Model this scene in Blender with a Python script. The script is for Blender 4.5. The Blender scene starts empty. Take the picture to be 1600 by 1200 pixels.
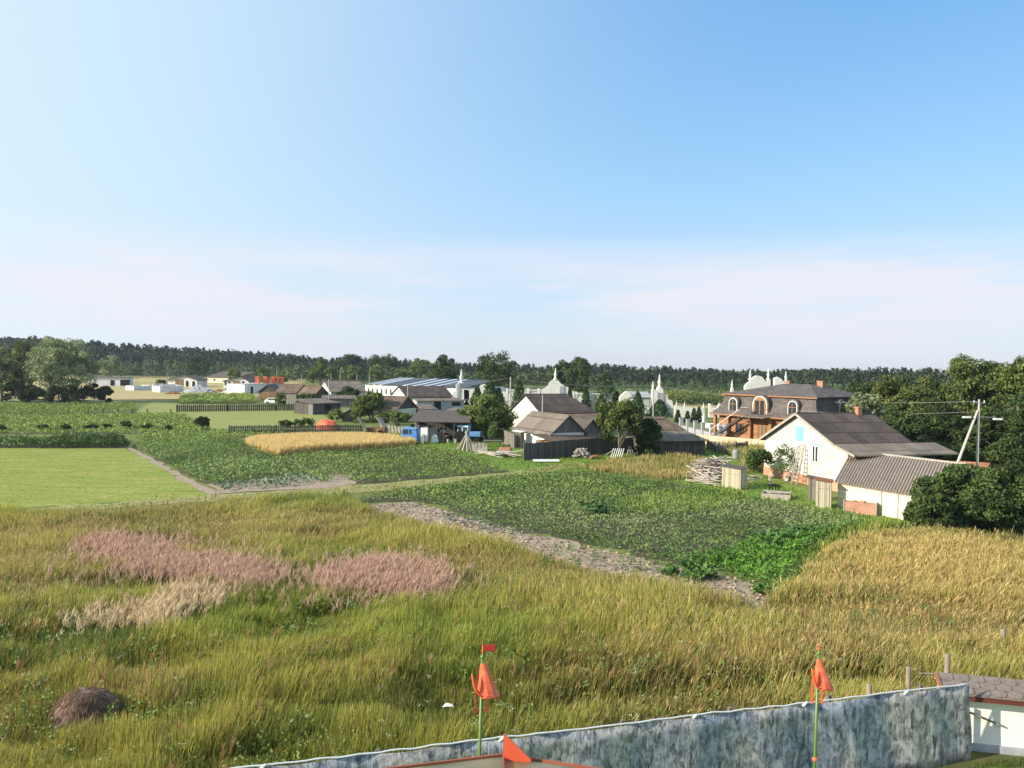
import bpy, math, random
import numpy as np
from mathutils import Matrix, Vector
R = math.radians
rng = np.random.default_rng(7)
random.seed(7)
scene = bpy.context.scene
C = scene.collection

# ------------------------------------------------------------ camera
H = 9.5
PITCH, ROLL, FPX = math.atan(28/1200), R(0.8), 1200.0
_f = np.array([0, math.cos(PITCH), -math.sin(PITCH)])
_u0 = np.array([0, math.sin(PITCH), math.cos(PITCH)])
_r0 = np.array([1.0, 0, 0])
_r = _r0*math.cos(ROLL)+_u0*math.sin(ROLL)
_u = _u0*math.cos(ROLL)-_r0*math.sin(ROLL)
cam = bpy.data.cameras.new("camera"); co = bpy.data.objects.new("camera", cam); C.objects.link(co)
co.matrix_world = Matrix(((_r[0], _u[0], -_f[0], 0), (_r[1], _u[1], -_f[1], 0), (_r[2], _u[2], -_f[2], H), (0, 0, 0, 1)))
cam.sensor_width = 36; cam.lens = 27.0; cam.clip_end = 6000; cam.clip_start = 0.1
scene.camera = co

def G(px, py, z=0.0):
    "the spot of height z that the photograph's pixel (px, py) looks at"
    d = _f+_r*(px-800)/FPX+_u*(600-py)/FPX
    t = (z-H)/d[2]
    return np.array([d[0]*t, d[1]*t])
def HZ(px, py, Y):
    d = _f+_r*(px-800)/FPX+_u*(600-py)/FPX
    return H+d[2]*Y/d[1]
def XA(px, Y, py=640):
    d = _f+_r*(px-800)/FPX+_u*(600-py)/FPX
    return d[0]*Y/d[1]
def GP(pts, z=0.0): return [tuple(G(x, y, z)) for x, y in pts]

# ------------------------------------------------------------ light
SUN_AZ = math.atan2(-0.94, -0.34)     # from +Y clockwise to the sun
SUN_EL = R(25)
sd = Vector((math.sin(SUN_AZ)*math.cos(SUN_EL), math.cos(SUN_AZ)*math.cos(SUN_EL), math.sin(SUN_EL)))
sl = bpy.data.lights.new("sun", 'SUN'); sl.energy = 5.0; sl.angle = R(0.5); sl.color = (1.0, 0.89, 0.71)
so = bpy.data.objects.new("sun", sl); C.objects.link(so)
so.rotation_euler = sd.to_track_quat('Z', 'Y').to_euler(); so.location = (-50, -30, 60)

w = bpy.data.worlds.new("World"); scene.world = w; w.use_nodes = True
nt = w.node_tree; nt.nodes.clear()
def N(nt, t, **k):
    n = nt.nodes.new(t)
    for a, b in k.items():
        if a.startswith('i_'): n.inputs[a[2:].replace('_', ' ')].default_value = b
        else: setattr(n, a, b)
    return n
L = lambda nt, a, b: nt.links.new(a, b)
out = N(nt, 'ShaderNodeOutputWorld'); bg = N(nt, 'ShaderNodeBackground')
sky = N(nt, 'ShaderNodeTexSky', sky_type='NISHITA'); sky.sun_disc = False
sky.sun_elevation = SUN_EL; sky.sun_rotation = SUN_AZ
sky.altitude = 100; sky.air_density = 1.0; sky.dust_density = 1.1; sky.ozone_density = 2.2
bg.inputs['Strength'].default_value = 0.135
tc = N(nt, 'ShaderNodeTexCoord'); sp = N(nt, 'ShaderNodeSeparateXYZ'); L(nt, tc.outputs['Generated'], sp.inputs[0])
# thin cloud bank low over the horizon, strongest to the right
mp = N(nt, 'ShaderNodeMapping'); mp.inputs['Location'].default_value = (.7, .2, .3); mp.inputs['Scale'].default_value = (1.0, 1.0, 6.5); L(nt, tc.outputs['Generated'], mp.inputs[0])
nz = N(nt, 'ShaderNodeTexNoise'); nz.inputs['Scale'].default_value = 2.0; nz.inputs['Detail'].default_value = 7; nz.inputs['Roughness'].default_value = .58
L(nt, mp.outputs[0], nz.inputs['Vector'])
r1 = N(nt, 'ShaderNodeMapRange', interpolation_type='SMOOTHSTEP'); r1.inputs['From Min'].default_value = .38; r1.inputs['From Max'].default_value = .62
L(nt, nz.outputs['Fac'], r1.inputs['Value'])
r2 = N(nt, 'ShaderNodeMapRange', interpolation_type='SMOOTHSTEP'); r2.inputs['From Min'].default_value = .175; r2.inputs['From Max'].default_value = .11
L(nt, sp.outputs['Z'], r2.inputs['Value'])
r4 = N(nt, 'ShaderNodeMapRange', interpolation_type='SMOOTHSTEP'); r4.inputs['From Min'].default_value = -0.02; r4.inputs['From Max'].default_value = .06
L(nt, sp.outputs['Z'], r4.inputs['Value'])
r3 = N(nt, 'ShaderNodeMapRange'); r3.inputs['From Min'].default_value = .28; r3.inputs['From Max'].default_value = 0.0; r3.inputs['To Max'].default_value = .12
L(nt, sp.outputs['Z'], r3.inputs['Value'])
m1 = N(nt, 'ShaderNodeMath', operation='MULTIPLY'); L(nt, r1.outputs[0], m1.inputs[0]); L(nt, r2.outputs[0], m1.inputs[1])
m1b = N(nt, 'ShaderNodeMath', operation='MULTIPLY'); L(nt, m1.outputs[0], m1b.inputs[0]); L(nt, r4.outputs[0], m1b.inputs[1])
m2 = N(nt, 'ShaderNodeMath', operation='MULTIPLY'); L(nt, m1b.outputs[0], m2.inputs[0]); m2.inputs[1].default_value = .9
mxa = N(nt, 'ShaderNodeMixRGB'); L(nt, r3.outputs[0], mxa.inputs[0]); hsv = N(nt, 'ShaderNodeHueSaturation'); hsv.inputs['Saturation'].default_value = 1.15; hsv.inputs['Value'].default_value = 1.2; L(nt, sky.outputs[0], hsv.inputs['Color'])
rz_s = N(nt, 'ShaderNodeValToRGB'); els = rz_s.color_ramp.elements
for _p, _c in ((0, (.70, .765, .90)), (.08, (.56, .73, .94)), (.22, (.36, .65, .95)), (.42, (.19, .47, .87)), (1, (.09, .30, .68))):
    _e = els[0] if _p == 0 else (els[-1] if _p == 1 else els.new(_p)); _e.position = _p; _e.color = (*_c, 1)
L(nt, sp.outputs['Z'], rz_s.inputs[0])
sc_ = N(nt, 'ShaderNodeVectorMath', operation='SCALE'); L(nt, rz_s.outputs[0], sc_.inputs[0]); sc_.inputs['Scale'].default_value = 4.7
mxs = N(nt, 'ShaderNodeMixRGB'); mxs.inputs[0].default_value = .78; L(nt, hsv.outputs[0], mxs.inputs[1]); L(nt, sc_.outputs[0], mxs.inputs[2])
dts = N(nt, 'ShaderNodeVectorMath', operation='DOT_PRODUCT'); L(nt, tc.outputs['Generated'], dts.inputs[0]); dts.inputs[1].default_value = tuple(sd)
mps = N(nt, 'ShaderNodeMapRange', interpolation_type='SMOOTHSTEP'); mps.inputs['From Min'].default_value = -.45; mps.inputs['From Max'].default_value = .5; mps.inputs['To Max'].default_value = .85; L(nt, dts.outputs['Value'], mps.inputs['Value'])
mxg = N(nt, 'ShaderNodeMixRGB'); L(nt, mps.outputs[0], mxg.inputs[0]); L(nt, mxs.outputs[0], mxg.inputs[1]); mxg.inputs[2].default_value = (3.7, 4.5, 5.0, 1); L(nt, mxg.outputs[0], mxa.inputs[1]); mxa.inputs[2].default_value = (3.8, 4.1, 4.7, 1)
mxb = N(nt, 'ShaderNodeMixRGB'); L(nt, m2.outputs[0], mxb.inputs[0]); L(nt, mxa.outputs[0], mxb.inputs[1]); mxb.inputs[2].default_value = (4.15, 4.12, 4.5, 1)
L(nt, mxb.outputs[0], bg.inputs['Color']); L(nt, bg.outputs[0], out.inputs[0])
scene.view_settings.view_transform = 'Standard'; scene.view_settings.look = 'None'
scene.view_settings.exposure = 0.65; scene.view_settings.gamma = 1
scene.cycles.max_bounces = 6; scene.cycles.transparent_max_bounces = 8
scene.cycles.diffuse_bounces = 3; scene.cycles.caustics_reflective = False; scene.cycles.caustics_refractive = False

# ------------------------------------------------------------ materials
MATS = {}
def base_mat(name, rough=.85, spec=.2):
    m = bpy.data.materials.new(name); m.use_nodes = True
    b = m.node_tree.nodes['Principled BSDF']; b.inputs['Roughness'].default_value = rough
    b.inputs['Specular IOR Level'].default_value = spec
    return m, m.node_tree, b
def ramp(nt, stops):
    r = nt.nodes.new('ShaderNodeValToRGB'); e = r.color_ramp.elements
    while len(e) < len(stops): e.new(.5)
    for i, (p, c) in enumerate(stops): e[i].position = p; e[i].color = (*c, 1)
    return r
def bump(nt, b, src, s, d=.05):
    n = nt.nodes.new('ShaderNodeBump'); n.inputs['Strength'].default_value = s; n.inputs['Distance'].default_value = d
    L(nt, src, n.inputs['Height']); L(nt, n.outputs[0], b.inputs['Normal'])
def noisy(name, stops, scale=1.0, detail=8, rough=.85, bmp=.4, dist=.05, stretch=(1, 1, 1), spec=.2, metal=0, scale2=None):
    if name in MATS: return MATS[name]
    m, nt, b = base_mat(name, rough, spec); b.inputs['Metallic'].default_value = metal
    tc = N(nt, 'ShaderNodeTexCoord'); mp = N(nt, 'ShaderNodeMapping'); mp.inputs['Scale'].default_value = stretch
    L(nt, tc.outputs['Object'], mp.inputs[0])
    nz = N(nt, 'ShaderNodeTexNoise'); nz.inputs['Scale'].default_value = scale; nz.inputs['Detail'].default_value = detail
    nz.inputs['Roughness'].default_value = .65
    L(nt, mp.outputs[0], nz.inputs['Vector']); src = nz.outputs['Fac']
    if scale2:
        n2 = N(nt, 'ShaderNodeTexNoise'); n2.inputs['Scale'].default_value = scale2; n2.inputs['Detail'].default_value = 3
        L(nt, mp.outputs[0], n2.inputs['Vector'])
        mm = N(nt, 'ShaderNodeMixRGB'); mm.inputs[0].default_value = .5; L(nt, src, mm.inputs[1]); L(nt, n2.outputs['Fac'], mm.inputs[2]); src = mm.outputs[0]
    rp = ramp(nt, stops); L(nt, src, rp.inputs[0]); L(nt, rp.outputs[0], b.inputs['Base Color'])
    if bmp: bump(nt, b, nz.outputs['Fac'], bmp, dist)
    MATS[name] = m; return m
def two(c1, c2): return [(.3, c1), (.7, c2)]
def facade_vec(nt):
    tc = N(nt, 'ShaderNodeTexCoord'); s = N(nt, 'ShaderNodeSeparateXYZ'); L(nt, tc.outputs['Object'], s.inputs[0])
    a = N(nt, 'ShaderNodeMath', operation='ADD'); L(nt, s.outputs['X'], a.inputs[0]); L(nt, s.outputs['Y'], a.inputs[1])
    return tc, s, a
def planks(name, c1, c2, width=.14, horizontal=False, bmp=.6, groove=None):
    if name in MATS: return MATS[name]
    m, nt, b = base_mat(name, .9, .1)
    tc, s, a = facade_vec(nt)
    src = s.outputs['Z'] if horizontal else a.outputs[0]
    dv = N(nt, 'ShaderNodeMath', operation='DIVIDE'); L(nt, src, dv.inputs[0]); dv.inputs[1].default_value = width
    fl = N(nt, 'ShaderNodeMath', operation='FLOOR'); L(nt, dv.outputs[0], fl.inputs[0])
    fr = N(nt, 'ShaderNodeMath', operation='FRACT'); L(nt, dv.outputs[0], fr.inputs[0])
    wn = N(nt, 'ShaderNodeTexWhiteNoise', noise_dimensions='1D'); L(nt, fl.outputs[0], wn.inputs['W'])
    mp = N(nt, 'ShaderNodeMapping'); mp.inputs['Scale'].default_value = (1, 1, 14) if horizontal else (9, 9, 1)
    L(nt, tc.outputs['Object'], mp.inputs[0])
    nz = N(nt, 'ShaderNodeTexNoise'); nz.inputs['Scale'].default_value = 1.5; nz.inputs['Detail'].default_value = 6; L(nt, mp.outputs[0], nz.inputs['Vector'])
    mx = N(nt, 'ShaderNodeMixRGB'); mx.inputs[0].default_value = .45; L(nt, wn.outputs['Value'], mx.inputs[1]); L(nt, nz.outputs['Fac'], mx.inputs[2])
    rp = ramp(nt, [(.2, c1), (.75, c2)]); L(nt, mx.outputs[0], rp.inputs[0])
    gt = N(nt, 'ShaderNodeMath', operation='GREATER_THAN'); L(nt, fr.outputs[0], gt.inputs[0]); gt.inputs[1].default_value = .08
    mg = N(nt, 'ShaderNodeMixRGB'); L(nt, gt.outputs[0], mg.inputs[0]); mg.inputs[1].default_value = (*(groove or [x*.35 for x in c1]), 1)
    L(nt, rp.outputs[0], mg.inputs[2]); L(nt, mg.outputs[0], b.inputs['Base Color'])
    bump(nt, b, gt.outputs[0], bmp, .02)
    MATS[name] = m; return m
def bricks(name, c1, c2, mortar, bw=.25, bh=.07, bmp=.4, dirt=None):
    if name in MATS: return MATS[name]
    m, nt, b = base_mat(name, .85, .2)
    tc, s, a = facade_vec(nt)
    cb = N(nt, 'ShaderNodeCombineXYZ'); L(nt, a.outputs[0], cb.inputs[0]); L(nt, s.outputs['Z'], cb.inputs[1])
    br = N(nt, 'ShaderNodeTexBrick'); L(nt, cb.outputs[0], br.inputs['Vector'])
    br.inputs['Scale'].default_value = 1; br.inputs['Brick Width'].default_value = bw; br.inputs['Row Height'].default_value = bh
    br.inputs['Mortar Size'].default_value = .008 if bh < .15 else .015
    br.inputs['Color1'].default_value = (*c1, 1); br.inputs['Color2'].default_value = (*c2, 1); br.inputs['Mortar'].default_value = (*mortar, 1)
    nz = N(nt, 'ShaderNodeTexNoise'); nz.inputs['Scale'].default_value = .9; nz.inputs['Detail'].default_value = 7; L(nt, tc.outputs['Object'], nz.inputs['Vector'])
    rp = ramp(nt, [(.3, dirt or (.72, .70, .66)), (.62, (1, 1, 1))]); L(nt, nz.outputs['Fac'], rp.inputs[0])
    mx = N(nt, 'ShaderNodeMixRGB', blend_type='MULTIPLY'); mx.inputs[0].default_value = 1; L(nt, br.outputs['Color'], mx.inputs[1]); L(nt, rp.outputs[0], mx.inputs[2])
    L(nt, mx.outputs[0], b.inputs['Base Color']); bump(nt, b, br.outputs['Fac'], -bmp, .015)
    MATS[name] = m; return m
def corrugated(name, c1, c2, pitch=.17, row=1.6, bmp=1.0):
    "fibre-cement sheets: waves along local y, sheet rows across local x, lichen and weather stains"
    if name in MATS: return MATS[name]
    m, nt, b = base_mat(name, .9, .15)
    tc = N(nt, 'ShaderNodeTexCoord'); s = N(nt, 'ShaderNodeSeparateXYZ'); L(nt, tc.outputs['Object'], s.inputs[0])
    k = N(nt, 'ShaderNodeMath', operation='MULTIPLY'); L(nt, s.outputs['Y'], k.inputs[0]); k.inputs[1].default_value = 2*math.pi/pitch
    sn = N(nt, 'ShaderNodeMath', operation='SINE'); L(nt, k.outputs[0], sn.inputs[0])
    mp = N(nt, 'ShaderNodeMapping'); mp.inputs['Scale'].default_value = (1, 2.2, 1); L(nt, tc.outputs['Object'], mp.inputs[0])
    nz = N(nt, 'ShaderNodeTexNoise'); nz.inputs['Scale'].default_value = 1.3; nz.inputs['Detail'].default_value = 8; nz.inputs['Roughness'].default_value = .7
    L(nt, mp.outputs[0], nz.inputs['Vector'])
    # sheet-by-sheet tone
    fx = N(nt, 'ShaderNodeMath', operation='DIVIDE'); L(nt, s.outputs['X'], fx.inputs[0]); fx.inputs[1].default_value = row
    fy = N(nt, 'ShaderNodeMath', operation='DIVIDE'); L(nt, s.outputs['Y'], fy.inputs[0]); fy.inputs[1].default_value = 1.05
    f1 = N(nt, 'ShaderNodeMath', operation='FLOOR'); L(nt, fx.outputs[0], f1.inputs[0])
    f2 = N(nt, 'ShaderNodeMath', operation='FLOOR'); L(nt, fy.outputs[0], f2.inputs[0])
    cb = N(nt, 'ShaderNodeCombineXYZ'); L(nt, f1.outputs[0], cb.inputs[0]); L(nt, f2.outputs[0], cb.inputs[1])
    wn = N(nt, 'ShaderNodeTexWhiteNoise'); L(nt, cb.outputs[0], wn.inputs['Vector'])
    mx = N(nt, 'ShaderNodeMixRGB'); mx.inputs[0].default_value = .25; L(nt, nz.outputs['Fac'], mx.inputs[1]); L(nt, wn.outputs['Value'], mx.inputs[2])
    rp = ramp(nt, [(.3, c1), (.72, c2)]); L(nt, mx.outputs[0], rp.inputs[0])
    fr = N(nt, 'ShaderNodeMath', operation='FRACT'); L(nt, fx.outputs[0], fr.inputs[0])
    gt = N(nt, 'ShaderNodeMath', operation='GREATER_THAN'); L(nt, fr.outputs[0], gt.inputs[0]); gt.inputs[1].default_value = .06
    mg = N(nt, 'ShaderNodeMixRGB'); L(nt, gt.outputs[0], mg.inputs[0]); mg.inputs[1].default_value = (*[x*.55 for x in c1], 1); L(nt, rp.outputs[0], mg.inputs[2])
    L(nt, mg.outputs[0], b.inputs['Base Color']); bump(nt, b, sn.outputs[0], bmp, .03)
    MATS[name] = m; return m
def plain(name, c, rough=.6, spec=.3, metal=0, var=.12):
    return noisy(name, [(.3, tuple(x*(1-var) for x in c)), (.7, tuple(min(1, x*(1+var)) for x in c))], scale=3, rough=rough, bmp=.08, dist=.01, spec=spec, metal=metal)
def foliage_mat(name, trans=.3, rough=.6):
    if name in MATS: return MATS[name]
    m = bpy.data.materials.new(name); m.use_nodes = True; nt = m.node_tree; nt.nodes.clear()
    o = N(nt, 'ShaderNodeOutputMaterial'); at = N(nt, 'ShaderNodeAttribute', attribute_name='Col')
    d = N(nt, 'ShaderNodeBsdfPrincipled'); d.inputs['Roughness'].default_value = rough; d.inputs['Specular IOR Level'].default_value = .15
    t = N(nt, 'ShaderNodeBsdfTranslucent'); mx = N(nt, 'ShaderNodeMixShader'); mx.inputs[0].default_value = trans
    hs = N(nt, 'ShaderNodeHueSaturation'); hs.inputs['Hue'].default_value = .49; hs.inputs['Value'].default_value = 1.3; L(nt, at.outputs['Color'], hs.inputs['Color'])
    L(nt, at.outputs['Color'], d.inputs['Base Color']); L(nt, hs.outputs[0], t.inputs['Color'])
    L(nt, d.outputs[0], mx.inputs[1]); L(nt, t.outputs[0], mx.inputs[2]); L(nt, mx.outputs[0], o.inputs[0])
    MATS[name] = m; return m
def glass_mat():
    if 'glass' in MATS: return MATS['glass']
    m, nt, b = base_mat('window_glass', .08, .8); b.inputs['Base Color'].default_value = (.03, .04, .05, 1); MATS['glass'] = m; return m

# ------------------------------------------------------------ mesh helpers
def link(o, parent=None):
    C.objects.link(o)
    if parent is not None: o.parent = parent
    return o
def tag(o, label=None, cat=None, group=None, kind=None):
    if label: o['label'] = label
    if cat: o['category'] = cat
    if group: o['group'] = group
    if kind: o['kind'] = kind
    return o
def empty(name, label, cat, loc=(0, 0, 0), rz=0, group=None):
    o = bpy.data.objects.new(name, None); o.empty_display_size = .3; link(o)
    o.location = loc; o.rotation_euler = (0, 0, rz); return tag(o, label, cat, group)
class MB:
    def __init__(s): s.v = []; s.f = []
    def add(s, vs, fs):
        n = len(s.v); s.v += [tuple(map(float, v)) for v in vs]; s.f += [tuple(i+n for i in f) for f in fs]; return s
    def box(s, x0, y0, z0, x1, y1, z1):
        return s.add([(x0, y0, z0), (x1, y0, z0), (x1, y1, z0), (x0, y1, z0), (x0, y0, z1), (x1, y0, z1), (x1, y1, z1), (x0, y1, z1)],
                     [(0, 3, 2, 1), (4, 5, 6, 7), (0, 1, 5, 4), (1, 2, 6, 5), (2, 3, 7, 6), (3, 0, 4, 7)])
    def cbox(s, c, size, rz=0, rx=0, ry=0):
        M = Matrix.Rotation(rz, 3, 'Z') @ Matrix.Rotation(ry, 3, 'Y') @ Matrix.Rotation(rx, 3, 'X')
        h = [x/2 for x in size]; vs = []
        for z in (-1, 1):
            for x, y in ((-1, -1), (1, -1), (1, 1), (-1, 1)):
                p = M @ Vector((x*h[0], y*h[1], z*h[2])); vs.append((p.x+c[0], p.y+c[1], p.z+c[2]))
        return s.add(vs, [(0, 3, 2, 1), (4, 5, 6, 7), (0, 1, 5, 4), (1, 2, 6, 5), (2, 3, 7, 6), (3, 0, 4, 7)])
    def bar(s, a, b, wd, th):
        a = Vector(a); b = Vector(b); d = (b-a).normalized(); up = Vector((0, 0, 1))
        if abs(d.z) > .95: up = Vector((0, 1, 0))
        x = d.cross(up).normalized()*wd/2; y = d.cross(x).normalized()*th/2
        return s.add([a-x-y, a+x-y, a+x+y, a-x+y, b-x-y, b+x-y, b+x+y, b-x+y], [(0, 3, 2, 1), (4, 5, 6, 7), (0, 1, 5, 4), (1, 2, 6, 5), (2, 3, 7, 6), (3, 0, 4, 7)])
    def tube(s, pts, rs, n=8, caps=True):
        pts = [Vector(p) for p in pts]
        if not hasattr(rs, '__len__'): rs = [rs]*len(pts)
        b = len(s.v); ref = None
        for i, p in enumerate(pts):
            d = (pts[min(i+1, len(pts)-1)]-pts[max(i-1, 0)]).normalized()
            if ref is None: ref = Vector((1, 0, 0)) if abs(d.x) < .9 else Vector((0, 1, 0))
            x = (ref-d*ref.dot(d)).normalized(); y = d.cross(x); ref = x
            for k in range(n):
                a = 2*math.pi*k/n; q = p+(x*math.cos(a)+y*math.sin(a))*rs[i]; s.v.append(tuple(q))
        for i in range(len(pts)-1):
            for k in range(n): s.f.append((b+i*n+k, b+i*n+(k+1) % n, b+(i+1)*n+(k+1) % n, b+(i+1)*n+k))
        if caps:
            s.f.append(tuple(b+k for k in reversed(range(n)))); s.f.append(tuple(b+(len(pts)-1)*n+k for k in range(n)))
        return s
    def prism(s, poly, z0, z1):
        n = len(poly); vs = [(x, y, z0) for x, y in poly]+[(x, y, z1) for x, y in poly]
        return s.add(vs, [tuple(reversed(range(n))), tuple(range(n, 2*n))]+[(i, (i+1) % n, n+(i+1) % n, n+i) for i in range(n)])
    def slab(s, prof, y0, y1):
        "profile in (x,z) extruded along y"
        n = len(prof); vs = [(x, y0, z) for x, z in prof]+[(x, y1, z) for x, z in prof]
        return s.add(vs, [tuple(range(n)), tuple(reversed(range(n, 2*n)))]+[((i+1) % n, i, n+i, n+(i+1) % n) for i in range(n)])
    def lathe(s, prof, cx=0, cy=0, n=12):
        b = len(s.v)
        for r, z in prof:
            for k in range(n): a = 2*math.pi*k/n; s.v.append((cx+r*math.cos(a), cy+r*math.sin(a), z))
        for i in range(len(prof)-1):
            for k in range(n): s.f.append((b+i*n+k, b+i*n+(k+1) % n, b+(i+1)*n+(k+1) % n, b+(i+1)*n+k))
        s.f.append(tuple(b+k for k in reversed(range(n)))); s.f.append(tuple(b+(len(prof)-1)*n+k for k in range(n)))
        return s
    def build(s, name, mat, parent=None, smooth=False, bevel=0):
        me = bpy.data.meshes.new(name); me.from_pydata(s.v, [], s.f); me.validate(); me.update()
        if mat: me.materials.append(mat)
        if smooth:
            for p in me.polygons: p.use_smooth = True
        o = bpy.data.objects.new(name, me); link(o, parent)
        if bevel:
            b = o.modifiers.new('bevel', 'BEVEL'); b.width = bevel; b.segments = 2; b.limit_method = 'ANGLE'
        return o
def np_mesh(name, V, k, col, mat, parent=None):
    "V (n*k,3) vertices of n separate k-gons, col (n*k,3)"
    n = len(V)//k; me = bpy.data.meshes.new(name)
    me.vertices.add(len(V)); me.vertices.foreach_set('co', np.ascontiguousarray(V, dtype=np.float32).ravel())
    me.loops.add(len(V)); me.loops.foreach_set('vertex_index', np.arange(len(V), dtype=np.int32))
    me.polygons.add(n); me.polygons.foreach_set('loop_start', np.arange(0, n*k, k, dtype=np.int32))
    me.polygons.foreach_set('loop_total', np.full(n, k, dtype=np.int32))
    me.update(calc_edges=True)
    a = me.color_attributes.new('Col', 'FLOAT_COLOR', 'POINT')
    c4 = np.ones((len(V), 4), np.float32); c4[:, :3] = col; a.data.foreach_set('color', c4.ravel())
    me.materials.append(mat); o = bpy.data.objects.new(name, me); return link(o, parent)
def vnoise(X, Y, s, seed=0):
    "smooth value noise, about 0..1"
    r = np.random.default_rng(seed).random((256, 256)); x = X/s+1000.3; y = Y/s+1000.7
    xi = np.floor(x).astype(int); yi = np.floor(y).astype(int); fx = x-xi; fy = y-yi
    fx = fx*fx*(3-2*fx); fy = fy*fy*(3-2*fy)
    g = lambda a, b: r[a & 255, b & 255]
    return (g(xi, yi)*(1-fx)+g(xi+1, yi)*fx)*(1-fy)+(g(xi, yi+1)*(1-fx)+g(xi+1, yi+1)*fx)*fy
def fbm(X, Y, s, seed=0): return (vnoise(X, Y, s, seed)*.5+vnoise(X, Y, s/2.1, seed+1)*.3+vnoise(X, Y, s/4.3, seed+2)*.2)
def inside(X, Y, poly):
    r = np.zeros(len(X), bool); n = len(poly)
    for i in range(n):
        x1, y1 = poly[i]; x2, y2 = poly[(i+1) % n]
        if y1 == y2: continue
        c = ((y1 > Y) != (y2 > Y)) & (X < (x2-x1)*(Y-y1)/(y2-y1)+x1); r ^= c
    return r
def scatter(poly, dens, far=None):
    "random spots in a polygon (world), dens per m2 or f(Y)"
    P = np.array(poly); x0, y0 = P.min(0); x1, y1 = P.max(0)
    dm = dens if not callable(dens) else max(dens(y0), dens(y1))
    n = int((x1-x0)*(y1-y0)*dm); X = rng.uniform(x0, x1, n); Y = rng.uniform(y0, y1, n)
    k = inside(X, Y, poly)
    if callable(dens): k &= rng.random(n) < dens(Y)/dm
    return X[k], Y[k]
def blades(name, X, Y, h, wd, lean, leandir, c0, c1, mat, curve=1.0):
    "grass: each blade a bent strip of one quad and a tip; c0 foot colour, c1 tip colour"
    n = len(X); a = rng.uniform(0, 2*math.pi, n)
    sx, sy = np.cos(a)*wd/2, np.sin(a)*wd/2
    lx, ly = np.cos(leandir)*lean*h, np.sin(leandir)*lean*h
    P0 = np.stack([X, Y, np.zeros(n)], 1)
    P1 = np.stack([X+lx*.35, Y+ly*.35, h*.55], 1)
    P2 = np.stack([X+lx, Y+ly, h*np.sqrt(np.clip(1-lean**2*.6, .1, 1))], 1)
    S = np.stack([sx, sy, np.zeros(n)], 1)
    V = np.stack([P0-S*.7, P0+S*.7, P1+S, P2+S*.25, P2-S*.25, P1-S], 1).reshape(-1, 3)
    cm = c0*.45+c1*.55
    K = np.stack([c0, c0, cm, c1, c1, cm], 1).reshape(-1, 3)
    return np_mesh(name, V, 6, K, mat)
def leafcloud(P, size, col, up=.0, jitter=.18, aspect=.62):
    "leaf quads at points P; size scalar or array; returns V,K"
    n = len(P); size = np.broadcast_to(size, (n,))*rng.uniform(.7, 1.3, n)
    nrm = rng.normal(size=(n, 3)); nrm[:, 2] += up; nrm /= np.linalg.norm(nrm, axis=1)[:, None]
    t = rng.normal(size=(n, 3)); t -= nrm*(t*nrm).sum(1)[:, None]; t /= np.linalg.norm(t, axis=1)[:, None]
    b = np.cross(nrm, t); t = t*size[:, None]/2; b = b*size[:, None]*aspect/2
    V = np.stack([P-t, P-b+t*.1, P+t, P+b+t*.1], 1).reshape(-1, 3)
    c = np.broadcast_to(col, (n, 3))*rng.uniform(1-jitter, 1+jitter, (n, 1))
    return V, np.repeat(c, 4, axis=0)
def sheet(name, pts, mat, z, label=None, rough=.25, kind='structure', parent=None):
    "flat ground patch with an uneven edge"
    P = [np.array(p) for p in pts]; o = []
    for i in range(len(P)):
        a, b = P[i], P[(i+1) % len(P)]; d = np.linalg.norm(b-a); m = max(1, min(60, int(d/1.2)))
        for k in range(m):
            q = a+(b-a)*k/m
            o.append(q+(rng.normal(size=2)*rough if k else 0))
    mb = MB(); mb.add([(q[0], q[1], z) for q in o], [tuple(range(len(o)))])
    ob = mb.build(name, mat, parent); 
    if ob.data.polygons[0].normal.z < 0: ob.data.flip_normals()
    return tag(ob, label, kind=kind)

FOL = foliage_mat('foliage', .16); GRS = foliage_mat('grass_blades', .35); NEED = foliage_mat('needles', .1)
BARK = noisy('bark', two((.09, .07, .05), (.2, .17, .14)), 6, stretch=(1, 1, .2))
col3 = lambda *c: np.array(c, float)

# ============================================================ GROUND
ground_m = noisy('ground_grass', [(.25, (.075, .105, .03)), (.5, (.13, .165, .04)), (.75, (.23, .22, .075))], scale=.07, scale2=1.4, bmp=.5, dist=.15)
mb = MB(); mb.add([(-3000, -200, 0), (3000, -200, 0), (3000, 4500, 0), (-3000, 4500, 0)], [(0, 1, 2, 3)])
tag(mb.build('ground', ground_m), kind='structure')
lawn_m = noisy('mown_grass', [(.36, (.13, .18, .03)), (.45, (.20, .245, .042)), (.54, (.25, .275, .055)), (.62, (.40, .35, .13))], scale=.45, scale2=5, bmp=.9, dist=.1, stretch=(.35, 2.2, 1))
soil_m = noisy('dry_soil', [(.3, (.20, .15, .11)), (.55, (.36, .28, .21)), (.75, (.46, .38, .30))], scale=1.8, scale2=9, bmp=.9, dist=.12)
darksoil_m = noisy('crop_soil', [(.3, (.05, .05, .03)), (.7, (.12, .11, .06))], scale=1.5, bmp=.8, dist=.1)
lane_m = noisy('lane_grass', [(.3, (.20, .21, .07)), (.7, (.36, .33, .15))], scale=.5, scale2=4, bmp=.6, dist=.08)
yard_m = noisy('yard_grass', [(.3, (.10, .17, .03)), (.6, (.17, .25, .04)), (.8, (.26, .28, .08))], scale=.35, scale2=4, bmp=.8, dist=.1)
tan_m = noisy('dry_meadow', [(.3, (.30, .24, .10)), (.55, (.40, .33, .15)), (.75, (.24, .25, .09))], scale=.08, scale2=1, bmp=.5, dist=.1)
pas_m = noisy('pasture', [(.3, (.19, .22, .055)), (.6, (.26, .27, .08)), (.75, (.32, .31, .12))], scale=.1, scale2=1.5, bmp=.4, dist=.1)
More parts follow.
